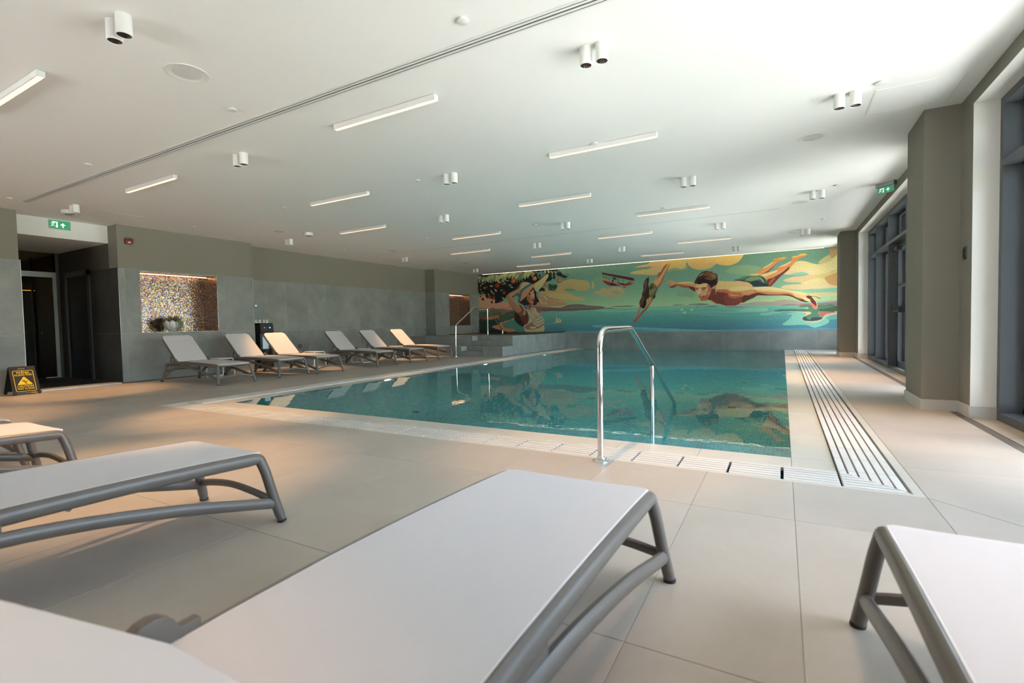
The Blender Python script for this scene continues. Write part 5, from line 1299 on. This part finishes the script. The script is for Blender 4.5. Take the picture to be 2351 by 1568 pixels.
def exit_sign(root, fn):
    pl = flat_poly('panel', [[(0, 0), (.29, 0), (.29, .14), (0, .14)]], fn, M_GREEN, root, 0, .012)
    flat_poly('pictogram', [[(.090, .018), (.118, .018), (.118, .122), (.040, .122), (.040, .104), (.098, .104), (.098, .06), (.090, .06)]] + MAN + ARR, fn, M_EXITW, root, .012, .0135)
    flat_poly('sign_frame', [[(-.008, -.008), (.298, -.008), (.298, 0), (-.008, 0)], [(-.008, .14), (.298, .14), (.298, .148), (-.008, .148)], [(-.008, 0), (0, 0), (0, .14), (-.008, .14)], [(.29, 0), (.298, 0), (.298, .14), (.29, .14)]], fn, M_ALU, root, 0, .014)
e1 = thing('exit_sign', 'green running man exit sign on the white alcove bulkhead', 'sign', (-11.38, 3.69, 2.835)); exit_sign(e1, lambda u, v, t: (t, u, v))
e2 = thing('exit_sign', 'green exit sign hung from the ceiling beside the windows', 'sign', (1.305, 9.50, 2.845), math.radians(-50)); exit_sign(e2, lambda u, v, t: (u * .9, -t, v * .65))
bm = B(); box(bm, -.02, .28, -.03, .03, .097, .155); obj('housing', bm, M_ALU, e2, bevel=.004)
fa = thing('fire_alarm', 'small red wall fire alarm sounder above the lit niche', 'alarm', (XL, 4.735, 2.70))
bm = B(); prism(bm, rrect(-.065, .065, -.055, .055, .025), lambda u, v, t: (t, u, v), 0, .045); obj('body', bm, M_RED, fa, True, bevel=.006)
bm = B(); prism(bm, rrect(-.02, .02, -.035, -.01, .006), lambda u, v, t: (t, u, v), .045, .05); obj('lens', bm, M_WHITE, fa)
th_ = thing('thermostat', 'small wall thermostat with a bluish screen above the water dispenser', 'control panel', (XL2 + TT, 7.56, 1.54))
bm = B(); prism(bm, rrect(-.045, .045, -.045, .045, .008), lambda u, v, t: (t, u, v), 0, .012); obj('body', bm, M_FRAME, th_); bm = B(); box(bm, .012, .0135, -.033, .033, -.028, .03); obj('screen', bm, M_SCREEN, th_)
so = thing('wall_socket', 'black wall socket above a lounger, right of the dispenser', 'socket', (XL2 + TT, 8.79, .475))
bm = B(); prism(bm, rrect(-.043, .043, -.043, .043, .008), lambda u, v, t: (t, u, v), 0, .010); obj('plate', bm, M_BLACK, so)
bm = B(); tube(bm, [(.010, 0, 0), (.012, 0, 0)], .02, n=14); obj('outlet', bm, M_ALU, so)
sw = thing('wall_switch', 'small black switch plate on the right wall between column and window', 'switch', (XR, 6.17, 1.54))
bm = B(); prism(bm, rrect(-.042, .042, -.06, .06, .006), lambda u, v, t: (-t, u, v), 0, .012); obj('plate', bm, M_FRAME, sw); bm = B(); box(bm, -.016, -.012, -.028, .028, -.04, .04); obj('rocker', bm, M_BLACK, sw)
# linear floor drains
for i, (y0, y1, lab) in enumerate(((.8, 6.32, 'narrow slotted floor drain along the nearest window'), (7.28, 14.1, 'narrow slotted floor drain along the far window'))):
    t_ = thing('floor_drain', lab, 'drain', (1.485, (y0 + y1) / 2, 0)); L_ = (y1 - y0) / 2
    bm = B(); box(bm, -.034, .034, -L_, L_, -.06, -.022); obj('channel', bm, M_DARKGAP, t_)
    for x in (-.030, -.010, .010, .030):
        bm = B(); box(bm, x - .0045, x + .0045, -L_, L_, -.022, -.001); obj('bar', bm, plain('drain_bar', (.06, .055, .045), .5, .3) if x == -.030 and i == 0 else bpy.data.materials['drain_bar'], t_)

# wet floor sign
ws = thing('wet_floor_sign', 'black folding caution wet floor sign with yellow print by the alcove', 'sign', (-10.66, 3.02, 0), 0)
hS, aS = .44, math.radians(23.5)
def face(sgn): 
    return lambda u, v, t: Vector((sgn * (.005 + (hS - v * math.cos(aS)) * math.tan(aS) + t * math.cos(aS)), u, v * math.cos(aS) + t * math.sin(aS)))
Ls = hS / math.cos(aS)
for sgn, nm in ((1, 'front_panel'), (-1, 'back_panel')):
    f_ = face(sgn); bm = B()
    for q in ([(-.165, 0), (-.125, 0), (-.125, .04), (-.165, .04)], [(.125, 0), (.165, 0), (.165, .04), (.125, .04)], [(-.165, .04), (.165, .04), (.155, Ls - .055), (-.155, Ls - .055)], [(-.155, Ls - .055), (-.05, Ls - .055), (-.05, Ls - .025), (-.155, Ls - .025)], [(.05, Ls - .055), (.155, Ls - .055), (.155, Ls - .025), (.05, Ls - .025)], [(-.155, Ls - .025), (.155, Ls - .025), (.152, Ls), (-.152, Ls)]):
        prism(bm, q, f_, 0, .006)
    pn = obj(nm, bm, M_BLACK, ws)
f_ = face(1)
def on_face(me, u, v, parent, name, t=.0065):
    o = bpy.data.objects.new(name, me); COL.objects.link(o); o.parent = parent
    ex = Vector((0, 1, 0)); ey = (f_(0, 1, 0) - f_(0, 0, 0)).normalized(); ez = ex.cross(ey)
    o.matrix_local = Matrix.Translation(f_(u, v, t)) @ Matrix((ex, ey, ez)).transposed().to_4x4(); return o
fp = [o for o in ws.children if o.name.startswith('front_panel')][0]
for s_, v, sz in (('PAŽNJA', .372, .043), ('KLIZAV POD', .332, .037), ('CAUTION', .140, .043), ('WET FLOOR', .100, .036)):
    on_face(text_mesh('lettering', s_, sz, M_SIGNY), 0, v, fp, 'lettering')
o_ = rrect(-.122, .122, .055, .410, .025, 5); i_ = rrect(-.115, .115, .062, .403, .02, 5)
bm = B()
va = [bm.verts.new(f_(u, v, .0068)) for u, v in o_]; vb = [bm.verts.new(f_(u, v, .0068)) for u, v in i_]
for k in range(len(va)): bm.faces.new((va[k], va[(k + 1) % len(va)], vb[(k + 1) % len(va)], vb[k]))
obj('print_border', bm, M_SIGNY, fp)
flat_poly('warning_triangle', [[(-.088, .175), (-.082, .168), (.082, .168), (.088, .175), (.008, .300), (-.008, .300)]], f_, M_SIGNY, fp, .0062, .0072)
flat_poly('slip_symbol', [[(-.030, .245), (-.020, .252), (-.014, .244), (-.022, .238)], [(-.018, .238), (.004, .226), (.010, .214), (.004, .210), (-.014, .220), (-.026, .232)], [(.006, .216), (.030, .232), (.034, .226), (.012, .206)], [(.004, .212), (-.002, .196), (.030, .190), (.030, .196), (.010, .202), (.012, .210)], [(-.008, .228), (-.006, .246), (.000, .246), (-.001, .228)], [(-.006, .186), (.034, .178), (.034, .183), (-.004, .191)]], f_, M_BLACK, fp, .0072, .0082)

# water dispenser with cups
wd = thing('water_dispenser', 'tall black water dispenser against the left wall with cups on top', 'dispenser', (-11.24, 7.59, 0))
bm = B(); box(bm, -.17, -.02, -.17, .17, 0, 1.10); box(bm, -.02, .14, -.17, -.155, .0, 1.10); box(bm, -.02, .14, .155, .17, 0, 1.10); box(bm, -.17, .14, -.17, .17, 1.06, 1.105); box(bm, -.02, .14, -.155, .155, 0, .05); obj('body', bm, M_BLACK, wd, bevel=.006)
bm = B(); prism(bm, [(.13, 1.10), (.16, 1.09), (.185, .90), (.175, .86), (.10, .84), (.02, .86), (.02, 1.06)], lambda u, v, t: (u, t, v), -.172, .172); cp = obj('control_panel', bm, M_BLACK, wd, bevel=.006)
for y, mt, r in ((-.07, M_REDBTN, .014), (.0, M_FRAME, .012), (.075, M_BLUE, .016)):
    bm = B(); tube(bm, [(.169, y, .99), (.180, y, .992)], r, n=12); obj('button', bm, mt, cp)
bm = B(); box(bm, -.019, -.012, .0, .154, .47, .83); obj('lit_lining', bm, M_DISPLIGHT, wd)
for y in (-.05, .05):
    bm = B(); lathe(bm, [(.012, .86), (.010, .78), (.006, .77)], 10, (.08, y, 0)); obj('tap', bm, M_FRAME, wd)
bm = B(); lathe(bm, [(.155, .05), (.160, .40), (.166, .44), (.166, .46), (.150, .465)], 24, (.02, 0, 0)); obj('lower_drum', bm, M_BLACK, wd, True)
for i, (y, x, lab) in enumerate(((-.155, -.02, 'white paper cup at the left edge of the dispenser top'), (-.075, .0, 'white paper cup second from left on the dispenser'), (.03, .0, 'white paper cup third from left on the dispenser'), (.115, .01, 'white paper cup at the right on the dispenser top'))):
    bm = B(); lathe(bm, [(.036, 0), (.030, .084), (.028, .084)], 16); c = tag(obj('paper_cup', bm, M_PAPER, None, True, loc=(-11.24 + x, 7.59 + y, 1.1055)), lab, 'cup', 'paper cups on the dispenser')
    if i in (0, 3):
        bm = B(); lathe(bm, [(.010, 0), (.008, .002)], 10); e = obj('print_dot', bm, M_BLACK, c); e.matrix_local = Matrix.Translation((.033, 0, .045)) @ Matrix.Rotation(PI / 2, 4, 'Y')

# flower pot in the niche
fpot = thing('flower_pot', 'white ceramic flower pot with tulip relief and greenery in the lit niche', 'plant', (-11.27, 5.58, .943))
bm = B(); lathe(bm, [(.055, 0), (.075, .01), (.085, .03), (.14, .08), (.165, .15), (.150, .21), (.135, .215), (.13, .19), (.05, .16)], 26); pb = obj('bowl', bm, M_CERAMIC, fpot, True)
for k in range(9):
    a = 2 * PI * k / 9 + .2; bm = B()
    mt = Matrix.Rotation(a, 4, 'Z') @ Matrix.Translation((.150, 0, .145)) @ Matrix.Rotation(math.radians(14), 4, 'Y') @ Matrix.Diagonal((.030, .062, .098, 1))
    bmesh.ops.create_icosphere(bm, subdivisions=2, radius=1, matrix=mt); obj('petal_relief', bm, M_CERAMIC, pb, True)
def blade(bm, base, tip, w, side):
    b0 = Vector(base); t0 = Vector(tip); s = Vector(side) * w; mid = b0.lerp(t0, .5) + Vector((0, 0, .012))
    v = [bm.verts.new(q) for q in (b0, mid - s, t0, mid + s)]; bm.faces.new((v[0], v[1], v[2])); bm.faces.new((v[0], v[2], v[3]))
for kind, mat_, n_ in (('spiky_leaves', M_LEAFR, 60), ('leafy_top', M_LEAFG, 90)):
    bm = B()
    for k in range(n_):
        a = rnd.uniform(0, 2 * PI); r0 = rnd.uniform(0, .10); ln = rnd.uniform(.09, .19); el = rnd.uniform(.15, 1.3)
        b0 = (r0 * math.cos(a), r0 * math.sin(a), .19); t0 = (b0[0] + ln * math.cos(a) * math.cos(el), b0[1] + ln * math.sin(a) * math.cos(el), .20 + ln * math.sin(el))
        blade(bm, b0, t0, .013, (-math.sin(a), math.cos(a), 0))
    obj(kind, bm, mat_, fpot)
bm = B()
for a0 in (-2.1, -1.85, -1.6, .12, .38, 2.2):          # ferns hanging over the rim
    for k in range(26):
        t = k / 25; r = .13 + .075 * math.sin(min(1, t * 1.6) * PI / 2); z = .215 + .03 * math.sin(t * PI) - .20 * t * t
        for s in (-1, 1):
            b0 = Vector((r * math.cos(a0), r * math.sin(a0), z)); ti_ = b0 + Vector((-math.sin(a0) * s * .035 + .012 * math.cos(a0), math.cos(a0) * s * .035 + .012 * math.sin(a0), -.012))
            blade(bm, b0, ti_, .006, (0, 0, 1))
obj('hanging_fern', bm, M_LEAFG, fpot)
bpy.context.view_layer.update()
